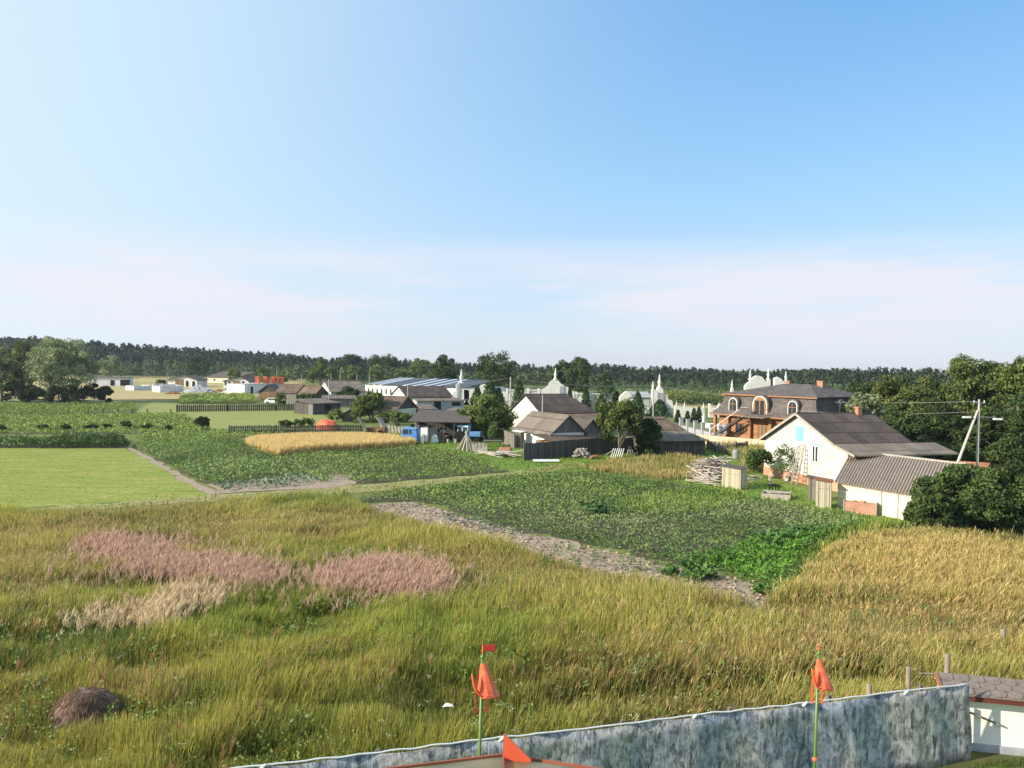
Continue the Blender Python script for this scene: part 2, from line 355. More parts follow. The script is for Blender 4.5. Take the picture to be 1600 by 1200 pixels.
meadow_m = noisy('meadow_floor', [(.3, (.05, .06, .02)), (.7, (.12, .12, .04))], scale=.5, bmp=.5, dist=.1)
LAWN = GP([(-120, 700), (198, 700), (335, 776), (0, 797), (-160, 806)])
sheet('lawn', LAWN, lawn_m, .012)
sheet('soil_path', GP([(196, 699), (203, 699), (345, 772), (326, 774)]), soil_m, .024, rough=.12)
sheet('grass_lane', GP([(-160, 810), (0, 799), (300, 777), (560, 758), (790, 739), (900, 722), (930, 726), (800, 745), (560, 770), (300, 785), (0, 806), (-160, 816)]), lane_m, .02)
sheet('pasture', GP([(205, 646), (240, 627), (500, 640), (520, 665), (358, 676), (330, 673), (285, 650)]), pas_m, .012)
sheet('dry_field', GP([(-200, 590), (200, 588), (480, 592), (440, 618), (205, 628), (175, 628), (-200, 618)]), tan_m, .012, rough=2)
sheet('yard_grass', GP([(600, 690), (660, 685), (800, 690), (1000, 700), (1110, 700), (1200, 745), (1330, 795), (1440, 820), (1330, 830), (1250, 792), (1050, 752), (930, 738), (800, 736), (650, 700)]), yard_m, .016)
sheet('dry_field', GP([(930, 636), (1350, 640), (1340, 616), (920, 616)]), tan_m, .012, rough=1)
sheet('meadow', [(-60, 9), (40, 9), (60, 50), tuple(G(1700, 838)), tuple(G(1450, 826)), tuple(G(1330, 838)), tuple(G(1180, 960)), tuple(G(850, 895)), tuple(G(560, 812)), tuple(G(300, 800)), tuple(G(0, 806)), tuple(G(-160, 816))], meadow_m, .006)

# ============================================================ MEADOW GRASS
FA = G(370, 1200, 2.0); FB = np.array([XA(1513, 18.6, 1100), 18.6])   # banner fence ends
def fence_y(X): return FA[1]+(X-FA[0])*(FB[1]-FA[1])/(FB[0]-FA[0])
SOIL = [(560, 793), (600, 787), (650, 785), (800, 828), (1000, 872), (1120, 895), (1225, 922), (1195, 975), (1080, 955), (950, 925), (850, 895), (700, 848), (600, 812)]
meadow_poly = [tuple(p) for p in ([G(-160, 806, .55), G(0, 800, .55), G(300, 783, .55), G(540, 772, .55), G(575, 797, .55), G(700, 828, .6), G(850, 866, .6), G(950, 893, .6), G(1080, 922, .6), G(1185, 942, .6), G(1240, 912, .7), G(1262, 875, .7), G(1330, 834, .8), G(1450, 822, .8), G(1600, 834, .8), G(1760, 848, .8)])]
meadow_poly += [(26, 24), (24, 21.4), (11.5, 21.4), (FB[0]-.1, FB[1]+.6), (FA[0], FA[1]+.5), (-9, 13.0), (-16, 12)]
X, Y = scatter(meadow_poly, lambda y: 620*np.clip(22/np.maximum(y, 13), .0, 1.25)**1.2)
print('meadow blades', len(X))
def fz(poly, jit=1.0, z=.8):
    k = np.sqrt(Y/30)
    return inside(X+rng.normal(size=len(X))*jit*k, Y+rng.normal(size=len(X))*jit*1.3*k, GP(poly, z))
n1 = fbm(X, Y, 9, 3); n2 = fbm(X, Y, 3.2, 11); n3 = fbm(X, Y, 20, 23); n4 = vnoise(X, Y, 1.1, 31)
nt_ = fbm(X*.38+Y*.08, Y, 3.0, 61); tz_ = np.clip((nt_-.38)*5.5, 0, 1); tz_ = tz_*tz_*(3-2*tz_)
h = .42+.5*tz_+.35*(n2-.42)+.4*(n4-.45)+.2*(n1-.4); h = np.clip(h, .2, 1.3)*rng.uniform(.55, 1.12, len(X))
green = col3(.25, .305, .058); dgreen = col3(.10, .165, .045); yel = col3(.42, .41, .09); tanc = col3(.50, .39, .19); gold = col3(.52, .38, .16); pink = col3(.52, .35, .265); beige = col3(.60, .48, .30); rust = col3(.42, .22, .10)
t = np.clip((n1*.6+n4*.25+n2*.25-.38)*4, 0, 1)[:, None]; s_ = np.clip((n3-.48)*4, 0, 1)[:, None]
top = green*(1-t)+yel*t; top = top*(1-s_*.25)+tanc*s_*.25
dk = np.clip((.40-n2)*4, 0, 1)[:, None]; top = top*(1-dk*.7)+dgreen*dk*.7
r_ = rng.random(len(X)); dry = (r_ < .02+.22*n3)
top[dry] = (tanc+rng.normal(size=(dry.sum(), 1))*.04)*.85
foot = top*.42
def setc(mask, c, frac=.9, hh=None, mixf=.85):
    m = mask & (rng.random(len(X)) < frac); top[m] = top[m]*(1-mixf)+c*mixf
    if hh: h[mask] = h[mask]*.35+hh*rng.uniform(.75, 1.1, mask.sum())*.65
    return m
tanz = [[(-40, 800), (150, 797), (140, 830), (60, 850), (-40, 860)], [(250, 800), (560, 790), (580, 800), (470, 825), (300, 832)], [(280, 835), (420, 828), (400, 850), (260, 850)], [(780, 850), (900, 870), (1000, 905), (940, 950), (830, 945), (740, 905)], [(560, 812), (700, 835), (790, 870), (690, 870), (600, 850)]]
tanz += [[(-40, 860), (60, 850), (120, 880), (60, 920), (-40, 930)], [(1000, 905), (1130, 935), (1230, 940), (1180, 985), (1040, 960)]]
for z_ in tanz: setc(fz(z_, 1.4), tanc*.6+gold*.5, .62, .85)
for z_ in ([(700, 880), (760, 860), (820, 900), (760, 925)], [(880, 1000), (1000, 985), (1040, 1010), (930, 1050)], [(0, 1000), (100, 990), (140, 1030), (30, 1060)], [(500, 1000), (620, 985), (680, 1020), (560, 1050)]): setc(fz(z_, 1.3), rust*.45+tanc*.5, .4)
for z_ in ([(480, 960), (700, 940), (900, 960), (800, 1000), (560, 990)], [(300, 950), (480, 930), (480, 980), (330, 990)], [(1020, 940), (1240, 950), (1200, 990), (1050, 985)]): setc(fz(z_, 1.4), col3(.30, .39, .07), .7)
setc(fz([(1245, 905), (1290, 860), (1400, 822), (1480, 828), (1640, 842), (1640, 945), (1450, 945), (1290, 930)], 2.2, .9), gold*.9+yel*.12, .48, .95)
setc(fz([(1200, 1000), (1300, 960), (1640, 940), (1640, 1010), (1400, 1020)], 1), tanc, .45, .85)
setc(fz([(980, 1000), (1150, 985), (1330, 985), (1420, 1020), (1300, 1045), (1050, 1062), (960, 1050)], 1), gold*.8+rust*.2, .6, .95)
setc(fz([(80, 1070), (220, 1030), (300, 1050), (200, 1090), (120, 1095)], .6), rust*.5+tanc*.5, .5)
setc(fz([(560, 1090), (760, 1050), (900, 1010), (960, 1030), (800, 1085), (620, 1120)], 1), rust*.4+tanc*.4, .35)
setc(fz([(820, 1010), (930, 990), (1000, 1000), (980, 1040), (860, 1050)], .8), rust*.4+tanc*.4, .35)
setc(fz([(860, 960), (1000, 945), (1080, 975), (960, 1010)], .8), gold, .3)
setc(fz([(130, 958), (215, 950), (255, 985), (190, 1015), (80, 1010)], .5), dgreen, .8, .9)
setc(fz([(0, 940), (80, 935), (150, 960), (60, 990), (-40, 985)], .8), dgreen*.5+green*.5, .6)
setc(fz([(150, 812), (270, 800), (330, 815), (250, 835), (160, 830)], .8), dgreen, .6)
setc(fz([(430, 840), (560, 845), (700, 860), (560, 870), (450, 860)], .8), green*1.25, .7, .7)
lane = fz([(740, 1190), (760, 1120), (1000, 1062), (1200, 1058), (1400, 1040), (1450, 1062), (1380, 1100), (1000, 1110)], .5, .2)
setc(lane, green*1.1, .9); h[lane] *= .35
setc(fz([(870, 890), (1000, 905), (1130, 930), (1180, 960), (1000, 990), (800, 975)], 1.2), yel, .5)
pk = [[(128, 838), (150, 830), (215, 842), (290, 864), (370, 870), (428, 888), (432, 900), (390, 903), (300, 894), (215, 880), (150, 858)],
      [(490, 902), (505, 890), (530, 876), (610, 870), (678, 880), (690, 900), (686, 916), (640, 922), (560, 912), (508, 906)]]
pinkm = ((fz(pk[0], .3, 1.0) | fz(pk[1], .3, 1.0)) & (rng.random(len(X)) < .1+.75*n4)) | ((fz(pk[0], 1.1, 1.0) | fz(pk[1], .9, 1.0)) & (rng.random(len(X)) < .14))
beim = (rng.random(len(X)) < .12+.8*n4) & fz([(212, 962), (232, 932), (265, 916), (325, 912), (346, 924), (305, 942), (250, 966)], .3, 1.0) | (fz([(100, 945), (200, 930), (240, 950), (160, 965)], .6, 1.0) & (rng.random(len(X)) < .15))
h[pinkm] = 1.0*rng.uniform(.8, 1.1, pinkm.sum()); h[beim] = .95*rng.uniform(.8, 1.1, beim.sum())
h *= np.where(Y < 14.5, .8, 1)
lean = np.clip(.14+.38*(vnoise(X, Y, 2.6, 51)-.35)+rng.normal(size=len(X))*.13, .02, .7)
ld = .35+2.6*(vnoise(X, Y, 7, 77)-.5)+rng.normal(size=len(X))*.9
wd = (.005+.00052*Y)*rng.uniform(.6, 1.4, len(X))
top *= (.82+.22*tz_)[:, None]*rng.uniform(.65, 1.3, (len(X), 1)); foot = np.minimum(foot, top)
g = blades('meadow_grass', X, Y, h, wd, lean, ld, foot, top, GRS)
tag(g, 'tall uncut meadow grass in green, olive and straw tones filling the foreground', 'grass', kind='stuff')
def plumes(name, mask, c, label, n=7, ww=.035):
    "feathery seed heads: small flakes round the top of each stem"
    ix = np.where(mask)[0]; ix = np.repeat(ix, n); m = len(ix)
    a = rng.uniform(0, 6.283, m); w_ = ww*.22*(1+Y[ix]/45)*rng.uniform(.6, 1.4, m); sp = .16*rng.random(m); q = h[ix]*rng.uniform(.62, .92, m); ln = h[ix]*rng.uniform(.16, .32, m)
    cx_ = X[ix]+np.cos(ld[ix])*lean[ix]*q*.8; cy_ = Y[ix]+np.sin(ld[ix])*lean[ix]*q*.8; b = rng.uniform(0, 6.283, m)
    P0 = np.stack([cx_, cy_, q], 1); T = P0+np.stack([np.cos(b)*sp+np.cos(ld[ix])*ln*.5, np.sin(b)*sp+np.sin(ld[ix])*ln*.5, ln], 1); S = np.stack([np.cos(a)*w_, np.sin(a)*w_, np.zeros(m)], 1); M_ = (P0+T)/2
    V = np.stack([P0, M_+S, T, M_-S], 1).reshape(-1, 3); K = np.repeat(c*rng.uniform(.75, 1.2, (m, 1)), 4, axis=0); o = np_mesh(name, V, 4, K, GRS)
    return tag(o, label, 'seed heads', kind='stuff')
plumes('pink_seed_heads', pinkm, pink, 'dusty pink feathery seed heads standing in two drifts of the meadow', 9, .032)
plumes('pale_seed_heads', beim, beige, 'pale straw seed heads in a drift left of the meadow centre', 8, .035)
gm = (rng.random(len(X)) < .08+.3*n2) & (fz([(1245, 905), (1290, 860), (1400, 822), (1480, 826), (1700, 842), (1700, 930), (1450, 940), (1290, 925)], 2.0, .9))
plumes('golden_seed_heads', gm, gold*1.05, 'golden brown ripe grass heads over the right of the meadow', 3, .038)
om = (rng.random(len(X)) < .07) & (n3 > .45) & ~pinkm & ~beim & ~lane
plumes('straw_seed_heads', om, tanc*1.05, 'scattered straw coloured seed heads above the meadow grass', 2, .03)
dm = (rng.random(len(X)) < .0012*(n1 > .45)) & ~pinkm & ~beim & ~lane
h[dm] = 1.05
plumes('dock_seed_heads', dm, (rust*.5+tanc*.2), 'rusty brown dock seed spikes standing singly in the meadow', 10, .04)
Xw, Yw = scatter([(-26, 22), (18, 22), (24, 40), (-30, 44)], .9); kw = vnoise(Xw, Yw, 4.5, 404) > .55; Xw, Yw = Xw[kw], Yw[kw]
iw = np.repeat(np.arange(len(Xw)), 30); Pw = np.stack([Xw[iw]+rng.normal(size=len(iw))*.13, Yw[iw]+rng.normal(size=len(iw))*.13, rng.uniform(.35, .85, len(iw))], 1)
Vw, Kw = leafcloud(Pw, .10, col3(.12, .20, .05), up=.8); tag(np_mesh('meadow_weeds', Vw, 4, Kw, FOL), 'dark green broad leaved weed clumps among the meadow grass', 'weeds', kind='stuff')
# broad-leaved weeds near the fence and umbels
X2, Y2 = scatter([(-16, 12.5), (-4, 14.6), (-2, 17.5), (-10, 22), (-18, 20)], 9)
X3, Y3 = scatter([(-2, 17), (12, 21.5), (14, 27), (0, 24)], 2)
X2 = np.concatenate([X2, X3]); Y2 = np.concatenate([Y2, Y3]); hh = rng.uniform(.45, .95, len(X2))
ii = np.repeat(np.arange(len(X2)), 26); u = rng.random(len(ii))
P = np.stack([X2[ii]+rng.normal(size=len(ii))*.05, Y2[ii]+rng.normal(size=len(ii))*.05, hh[ii]*u], 1)
V, K = leafcloud(P, .085, col3(.17, .23, .06), up=.6); o = np_mesh('weeds', V, 4, K, FOL)
tag(o, 'grey green broad leaved weeds growing among the near grass', 'weeds', kind='stuff')
X2, Y2 = scatter([(-16, 12.5), (-4, 14.6), (12, 19.5), (14, 27), (-18, 30)], .55); hh = rng.uniform(.8, 1.05, len(X2))
ii = np.repeat(np.arange(len(X2)), 16)
P = np.stack([X2[ii]+rng.normal(size=len(ii))*.06, Y2[ii]+rng.normal(size=len(ii))*.06, hh[ii]+rng.normal(size=len(ii))*.015], 1)
V, K = leafcloud(P, .03, col3(.6, .6, .42), up=2)
tag(np_mesh('wild_flowers', V, 4, K, FOL), 'small cream umbel flowers dotted through the near grass', 'flowers', kind='stuff')

# ============================================================ CROPS
def leafy(name, label, poly_px, dens, leaf, hgt, colA, colB, rowdir=None, spacing=.75, soil=True, z=0.02, soilm=None, jag=.3, patch=5, up=.8, cat='crop'):
    poly = GP(poly_px)
    if soil: sheet('crop_bed', poly, soilm or darksoil_m, z, rough=jag)
    X, Y = scatter(poly, dens); n = len(X)
    prof = np.ones(n)
    if rowdir is not None:
        a = R(rowdir); q = (X*math.sin(a)+Y*math.cos(a))/spacing*2*math.pi; prof = .35+.65*(.5+.5*np.cos(q))
        k = rng.random(n) < prof**2*1.1; X, Y, prof = X[k], Y[k], prof[k]; n = len(X)
    nn = fbm(X, Y, patch, len(name)+int(dens)); gp = vnoise(X, Y, .55, 90+len(name)); k = gp > .22*rng.random(n)+.08; X, Y, nn, prof, gp = X[k], Y[k], nn[k], prof[k], gp[k]; n = len(X); prof = prof*(.55+.75*gp); hh = hgt*prof*(.6+.8*nn)
    P = np.stack([X, Y, hh*np.sqrt(rng.random(n))], 1)
    c = np.clip((nn-.3)*2.5, 0, 1)[:, None]; col = colA*(1-c)+colB*c
    V, K = leafcloud(P, leaf, 1.0, up=up, jitter=.25); K = K*np.repeat(col, 4, axis=0)
    return tag(np_mesh(name, V, 4, K, FOL), label, cat, kind='stuff')
gA = col3(.095, .155, .04); gB = col3(.21, .29, .075); gO = col3(.18, .235, .09); gY = col3(.25, .32, .07)
POT_C = [(545, 786), (620, 770), (780, 747), (860, 740), (930, 741), (1050, 756), (1150, 775), (1255, 795), (1310, 815), (1340, 822), (1262, 855), (1150, 895), (1060, 884), (900, 848), (800, 825), (650, 783), (600, 785)]
leafy('potato_plants', 'broad garden plot of dull green potato plants beside the bare soil strip', POT_C, 140, .14, .45, gA, gO*1.1, rowdir=55, spacing=1.0)
leafy('bean_plants', 'brighter green dense plants along the far half of the big garden plot', [(560, 781), (780, 749), (860, 742), (930, 743), (1040, 757), (1000, 770), (930, 800), (760, 800), (660, 782), (600, 778)], 80, .16, .55, gA*1.05, gB*1.1, rowdir=55, spacing=.9, soil=False)
leafy('carrot_tops', 'bright green carrot tops at the near right corner of the big garden plot', [(1055, 884), (1130, 868), (1200, 845), (1290, 832), (1330, 826), (1262, 860), (1232, 905), (1208, 922), (1120, 896)], 110, .17, .6, col3(.07, .17, .025), col3(.13, .27, .04), soil=False)
leafy('squash_leaves', 'large leaved squash patch spreading above the carrot tops', [(1170, 852), (1240, 835), (1290, 838), (1250, 862), (1190, 870)], 22, .42, .75, col3(.07, .15, .04), col3(.12, .22, .07), soil=False, up=2)
leafy('squash_plants', 'dark large leaved clump in the middle of the big garden plot', [(905, 803), (940, 794), (965, 800), (950, 810), (915, 812)], 22, .45, .8, col3(.06, .12, .04), col3(.12, .2, .07), soil=False, up=2)
sheet('soil_strip', GP(SOIL), soil_m, .03, rough=.35)
sheet('bare_patch', GP([(960, 812), (1010, 808), (1025, 815), (975, 819)]), soil_m, .04, rough=.3)
leafy('seedlings', 'small seedlings and weeds scattered on the bare soil strip', SOIL, 3.0, .16, .14, gO, gO*1.2, soil=False)
leafy('cabbage_seedlings', 'grey green young brassicas on the far left of the soil strip', [(690, 800), (760, 815), (830, 838), (780, 840), (690, 815)], 26, .2, .3, col3(.10, .14, .10), col3(.16, .22, .16), soil=False, rowdir=50, spacing=.7)
for x_, y_ in ((1047, 901), (1078, 893), (1108, 905), (1082, 908), (1196, 932)):
    p = G(x_, y_); P = np.array([p[0], p[1], .3])+rng.normal(size=(150, 3))*np.array([.2, .2, .09]); P[:, 2] = np.abs(P[:, 2])
    V, K = leafcloud(P, .26, col3(.10, .19, .05), up=1.5)
    lab = {1047: 'leftmost squash plant on the bare soil strip', 1078: 'squash plant on the soil strip, farthest from the meadow', 1108: 'broadest squash plant on the bare soil strip', 1082: 'low squash plant on the soil strip beside the meadow', 1196: 'squash plant at the right tip of the bare soil strip'}[x_]
    V = V-np.tile([p[0], p[1], 0], (len(V), 1)); V[::4] = V[::4]*.3+np.array([0, 0, .08]); o = np_mesh('squash_plant', V, 4, K, FOL); o.location = (p[0], p[1], 0)
    tag(o, lab, 'plant', 'squash plants on the soil strip')
# clods on the soil strip
X2, Y2 = scatter(GP(SOIL), 14); P = np.stack([X2, Y2, np.full(len(X2), .05)], 1)
V, K = leafcloud(P, .22, col3(.36, .28, .21), up=1.5, aspect=.8); V[:, 2] = np.abs(V[:, 2])
tag(np_mesh('soil_clods', V, 4, K, FOL), 'dry clods of turned earth on the bare soil strip', 'soil', kind='stuff')
def tufts(name, label, poly, dens, h0, c0, c1, wide=.05, pts=None, cat='grass', hn=.6):
    poly = GP(poly) if pts is None else pts
    X, Y = scatter(poly, dens); n = len(X); nn = fbm(X, Y, 3.3, int(dens)+len(name))
    hh = h0*(1-hn/2+hn*nn)*rng.uniform(.6, 1.2, n); c = np.clip((nn-.3)*2.5, 0, 1)[:, None]; tp = (c0*(1-c)+c1*c)*rng.uniform(.75, 1.25, (n, 1))
    return tag(blades(name, X, Y, hh, wide*rng.uniform(.6, 1.4, n), np.full(n, .25), rng.uniform(0, 6.3, n), tp*.7, tp, GRS), label, cat, kind='stuff')
tufts('onion_rows', 'bright light green upright onion leaves in the garden plot', [(940, 797), (1020, 772), (1130, 762), (1190, 782), (1120, 797), (1040, 808)], 30, .42, col3(.18, .3, .05), col3(.3, .38, .09), .06, cat='crop')
tufts('garlic_rows', 'pale green garlic leaves in rows before the wooden outhouse', [(1255, 800), (1330, 805), (1350, 818), (1310, 830), (1258, 818)], 32, .5, col3(.16, .25, .08), col3(.28, .36, .14), .06, cat='crop')
tufts('yard_tufts', 'short bright green yard grass round the sheds and lumber', [(600, 692), (660, 687), (800, 694), (1000, 702), (1110, 702), (1200, 747), (1330, 797), (1440, 820), (1330, 830), (1250, 792), (1050, 752), (930, 738), (800, 736), (650, 700)], 14, .20, col3(.11, .2, .03), col3(.22, .3, .06), .07)
tufts('dry_tall_grass', 'dry golden tall grass between garden plot and lumber heap', [(905, 732), (960, 722), (1060, 714), (1110, 722), (1085, 750), (1040, 752), (930, 738)], 28, .6, col3(.3, .28, .09), col3(.48, .38, .16), .07)
tufts('weedy_grass', 'ragged weedy grass growing behind the lumber heap', [(1100, 700), (1200, 704), (1205, 735), (1160, 742), (1150, 715)], 28, .9, col3(.2, .24, .06), col3(.42, .36, .14), .08)
tufts('lane_tufts', 'short yellowish grass on the worn lane between plots', [(-160, 812), (0, 801), (300, 779), (560, 760), (790, 741), (900, 724), (930, 730), (800, 748), (560, 775), (300, 790), (0, 808)], 20, .13, col3(.22, .24, .07), col3(.38, .34, .14), .07)
tufts('lawn_tufts', 'evenly mown yellow green grass of the left lawn', [(-120, 702), (196, 702), (325, 776), (0, 797), (-160, 806)], 12, .05, col3(.24, .28, .05), col3(.35, .36, .085), .07)
tufts('edge_grass', 'rough green grass at the garden plot edge by the meadow', [(1200, 945), (1245, 900), (1262, 862), (1330, 826), (1370, 820), (1420, 822), (1330, 842), (1270, 890), (1250, 925)], 40, .5, col3(.13, .22, .035), col3(.27, .33, .07), .05)
# wheat
WH = [(381, 696), (400, 690), (470, 686), (560, 685), (615, 689), (640, 694), (650, 698), (600, 701), (500, 706), (450, 711), (436, 715), (410, 706)]
X2, Y2 = scatter(GP(WH), 90); n = len(X2); tp = col3(.66, .52, .24)*rng.uniform(.8, 1.2, (n, 1))
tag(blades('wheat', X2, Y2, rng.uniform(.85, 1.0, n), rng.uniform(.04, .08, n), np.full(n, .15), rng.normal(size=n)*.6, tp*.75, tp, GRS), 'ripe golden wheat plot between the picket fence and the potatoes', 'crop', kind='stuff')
sheet('wheat_stubble', GP(WH), tan_m, .03, rough=.1)
leafy('potato_rows', 'green potato field right of the golden wheat', [(440, 716), (520, 708), (660, 699), (700, 705), (760, 722), (792, 738), (700, 746), (560, 757), (500, 738), (455, 726)], 75, .18, .5, gA*1.1, gB, rowdir=-12, spacing=1.6)
leafy('potato_field', 'green vegetable field left of the wheat beside the dirt path', [(205, 697), (230, 690), (360, 684), (390, 694), (440, 716), (455, 728), (480, 742), (330, 760), (260, 725)], 75, .18, .5, gA*1.2, gB*1.15, rowdir=-12, spacing=1.6)
leafy('flowering_potatoes', 'grey green flowering potato rows above the cabbage bed', [(265, 730), (380, 722), (455, 728), (480, 740), (330, 757)], 30, .22, .7, gO, gO*1.3, rowdir=10, spacing=.8, soil=False)
sheet('cabbage_bed', GP([(322, 757), (480, 742), (540, 742), (556, 757), (520, 762), (348, 772)]), soil_m, .034, rough=.2)
leafy('cabbages', 'blue green cabbage rows in the bed beside the soil path', [(330, 758), (480, 744), (500, 750), (470, 760), (352, 769)], 30, .30, .42, col3(.08, .14, .07), col3(.17, .24, .14), rowdir=8, spacing=.7, soil=False)
leafy('beet_tops', 'low green beet tops beside the cabbages', [(478, 742), (512, 740), (530, 752), (502, 755)], 25, .25, .35, gA, gB, soil=False)
leafy('corn_band', 'hazy green bean and maize band below the far willow', [(-150, 636), (210, 632), (215, 646), (0, 650), (-150, 652)], 22, .34, .8, gB*.95, gY*.95, rowdir=5, spacing=3)
leafy('vegetable_field', 'wide mixed green vegetable field behind the left lawn', [(-150, 654), (0, 651), (285, 647), (330, 672), (300, 678), (100, 678), (-150, 680)], 26, .30, .45, gB*1.05, gY*1.1, rowdir=4, spacing=2.6)
leafy('leaf_rows', 'lighter green crop rows behind the dark beet hedge', [(205, 682), (330, 675), (500, 672), (380, 684), (230, 692)], 34, .26, .45, gB*1.05, gY*1.1, rowdir=4, spacing=1.8)
leafy('maize', 'fresh green maize patch behind the far picket fence', [(278, 632), (285, 622), (380, 621), (398, 625), (400, 631)], 16, .4, 1.3, gB, gY*1.0)
leafy('beet_hedge', 'dark leafy bushy row along the top edge of the lawn', [(-60, 700), (-60, 694), (70, 695), (95, 688), (190, 688), (203, 700), (100, 701)], 60, .28, .95, gA*.6, gA*1.1)

# ============================================================ TREES
def crown_arr(rx, ry, rz, cz, clumps, leaves, leaf, cA, cB, seed, low=.0, clr=.3, droop=0, squash=1):
    global rng
    r0 = np.random.default_rng(seed)
    d = r0.normal(size=(clumps, 3)); d[:, 2] = np.where(d[:, 2] < -.9, -d[:, 2]*.6, d[:, 2]); d /= np.linalg.norm(d, axis=1)[:, None]
    rad = r0.uniform(.25, .9, clumps)**.55; cc = d*rad[:, None]*np.array([rx, ry, rz]); cc[:, 2] += cz
    cr = clr*(rx+ry+rz)/3*r0.uniform(.55, 1.25, clumps)
    k = r0.integers(0, clumps, leaves); q = r0.normal(size=(leaves, 3)); q /= np.linalg.norm(q, axis=1)[:, None]
    q *= (r0.random(leaves)**.4)[:, None]*1.05; q[:, 2] *= .75*squash
    P = cc[k]+q*cr[k][:, None]; P[:, 2] -= droop*np.abs(q[:, 0]+q[:, 1])*cr[k]
    P[:, 2] = np.maximum(P[:, 2], low)
    tone = r0.random(clumps)[k][:, None]; col = cA*(1-tone)+cB*tone
    V, K = leafcloud(P, leaf, 1.0, up=.5, jitter=.22); return V, K*np.repeat(col, 4, axis=0), cc
TREEN = [0]
def tree(name, label, px, base, top, wpx, cA, cB, cat='tree', leaf=None, n=5000, clumps=38, trunk_frac=.18, group=None, Y=None, clr=.3, depth=.9, zbase=0, droop=0):
    TREEN[0] += 1; sd = TREEN[0]*13+5
    p = G(px, base) if Y is None else np.array([XA(px, Y, base), Y])
    Y = p[1]; ht = HZ(px, top, Y); wd = wpx/FPX*Y; leaf = leaf or max(.22, Y*.0032)
    o = empty(name, label, cat, (p[0], p[1], 0), group=group)
    tz = ht*trunk_frac*.55; rz = (ht-tz)/2; mt = MB(); r = max(.1, ht*.022)
    if trunk_frac < .05: V, K, cc = crown_arr(wd/2, wd/2*depth, ht*.6, ht*.38, clumps, n, leaf, cA, cB, sd, low=.03, clr=clr, droop=droop)
    else: V, K, cc = crown_arr(wd/2, wd/2*depth, rz, tz+rz, clumps, n, leaf, cA, cB, sd, low=tz*.35, clr=clr, droop=droop)
    V[:, 2] *= ht/max(V[:, 2].max(), .1)
    rr = random.Random(sd)
    mt.tube([(0, 0, -.1), (r*.4, 0, tz), (-r*.5, r*.3, tz+rz*.6), (0, 0, tz+rz*1.5)], [r*1.3, r, r*.7, r*.25])
    for k in range(7):
        c = cc[rr.randrange(len(cc))]; z0 = tz*.9+rr.random()*rz*.5
        mt.tube([(0, 0, z0), (c[0]*.5, c[1]*.5, z0+(c[2]-z0)*.6), (c[0], c[1], max(c[2], z0))], [r*.5, r*.3, r*.1], 6)
    mt.build('trunk', BARK, o); np_mesh('crown', V, 4, K, FOL, o)
    return o
def conifer_arr(ht, r, n, leaf, cA, cB, seed, z0=.08, droop=.25, tiers=12):
    r0 = np.random.default_rng(seed); t = np.sort(r0.random(n))**.85
    tt = np.floor(t*tiers)/tiers+ (r0.random(n)**1.3)/tiers*.95; tt = np.clip(tt, 0, 1)
    a = r0.uniform(0, 6.283, n); rr = r*(1-tt)**.75*(r0.random(n)**.45)*(.7+.6*r0.random(n))+.04*r
    br = np.cos(a*5+tt*40)*.15+1; rr *= br
    P = np.stack([np.cos(a)*rr, np.sin(a)*rr, ht*(z0+(1-z0)*tt)-droop*rr*.6], 1); P[:, 2] = np.maximum(P[:, 2], .1)
    tone = r0.random(n)[:, None]; return (*leafcloud(P, leaf, cA, jitter=.2, aspect=.4, up=1.2)[:1], np.repeat(cA*(1-tone)+cB*tone, 4, axis=0))
def conifer(name, label, px, base, top, wpx, cA=col3(.035, .07, .03), cB=col3(.09, .14, .05), n=2200, Y=None, group=None, cat='tree', z0=.08, leaf=None):
    TREEN[0] += 1
    p = G(px, base) if Y is None else np.array([XA(px, Y, base), Y]); Y = p[1]; ht = HZ(px, top, Y); wd = wpx/FPX*Y
    o = empty(name, label, cat, (p[0], p[1], 0), group=group)
    V, K = conifer_arr(ht, wd/2, n, leaf or max(.3, Y*.0038), cA, cB, TREEN[0]*7, z0=z0)
    MB().tube([(0, 0, -.1), (0, 0, ht*.98)], [ht*.018, .02]).build('trunk', BARK, o); np_mesh('crown', V, 4, K, NEED, o); return o
def bush(name, label, px, base, top, wpx, cA, cB, n=900, leaf=None, cat='bush', group=None, Y=None, depth=.8, clumps=14):
    TREEN[0] += 1
    p = G(px, base) if Y is None else np.array([XA(px, Y, base), Y]); Y = p[1]; ht = HZ(px, top, Y); wd = wpx/FPX*Y
    V, K, cc = crown_arr(wd/2, wd/2*depth, ht*.5, ht*.45, clumps, n, leaf or max(.14, Y*.0026), cA, cB, TREEN[0]*11, low=.03, clr=.42)
    V[:, 2] *= ht/max(V[:, 2].max(), .1)
    o = np_mesh(name, V, 4, K, FOL); o.location = (p[0], p[1], 0); return tag(o, label, cat, group)

tD = col3(.042, .072, .024); tM = col3(.088, .132, .038); tY = col3(.185, .22, .06); tS = col3(.33, .37, .20); tG = col3(.20, .25, .12)
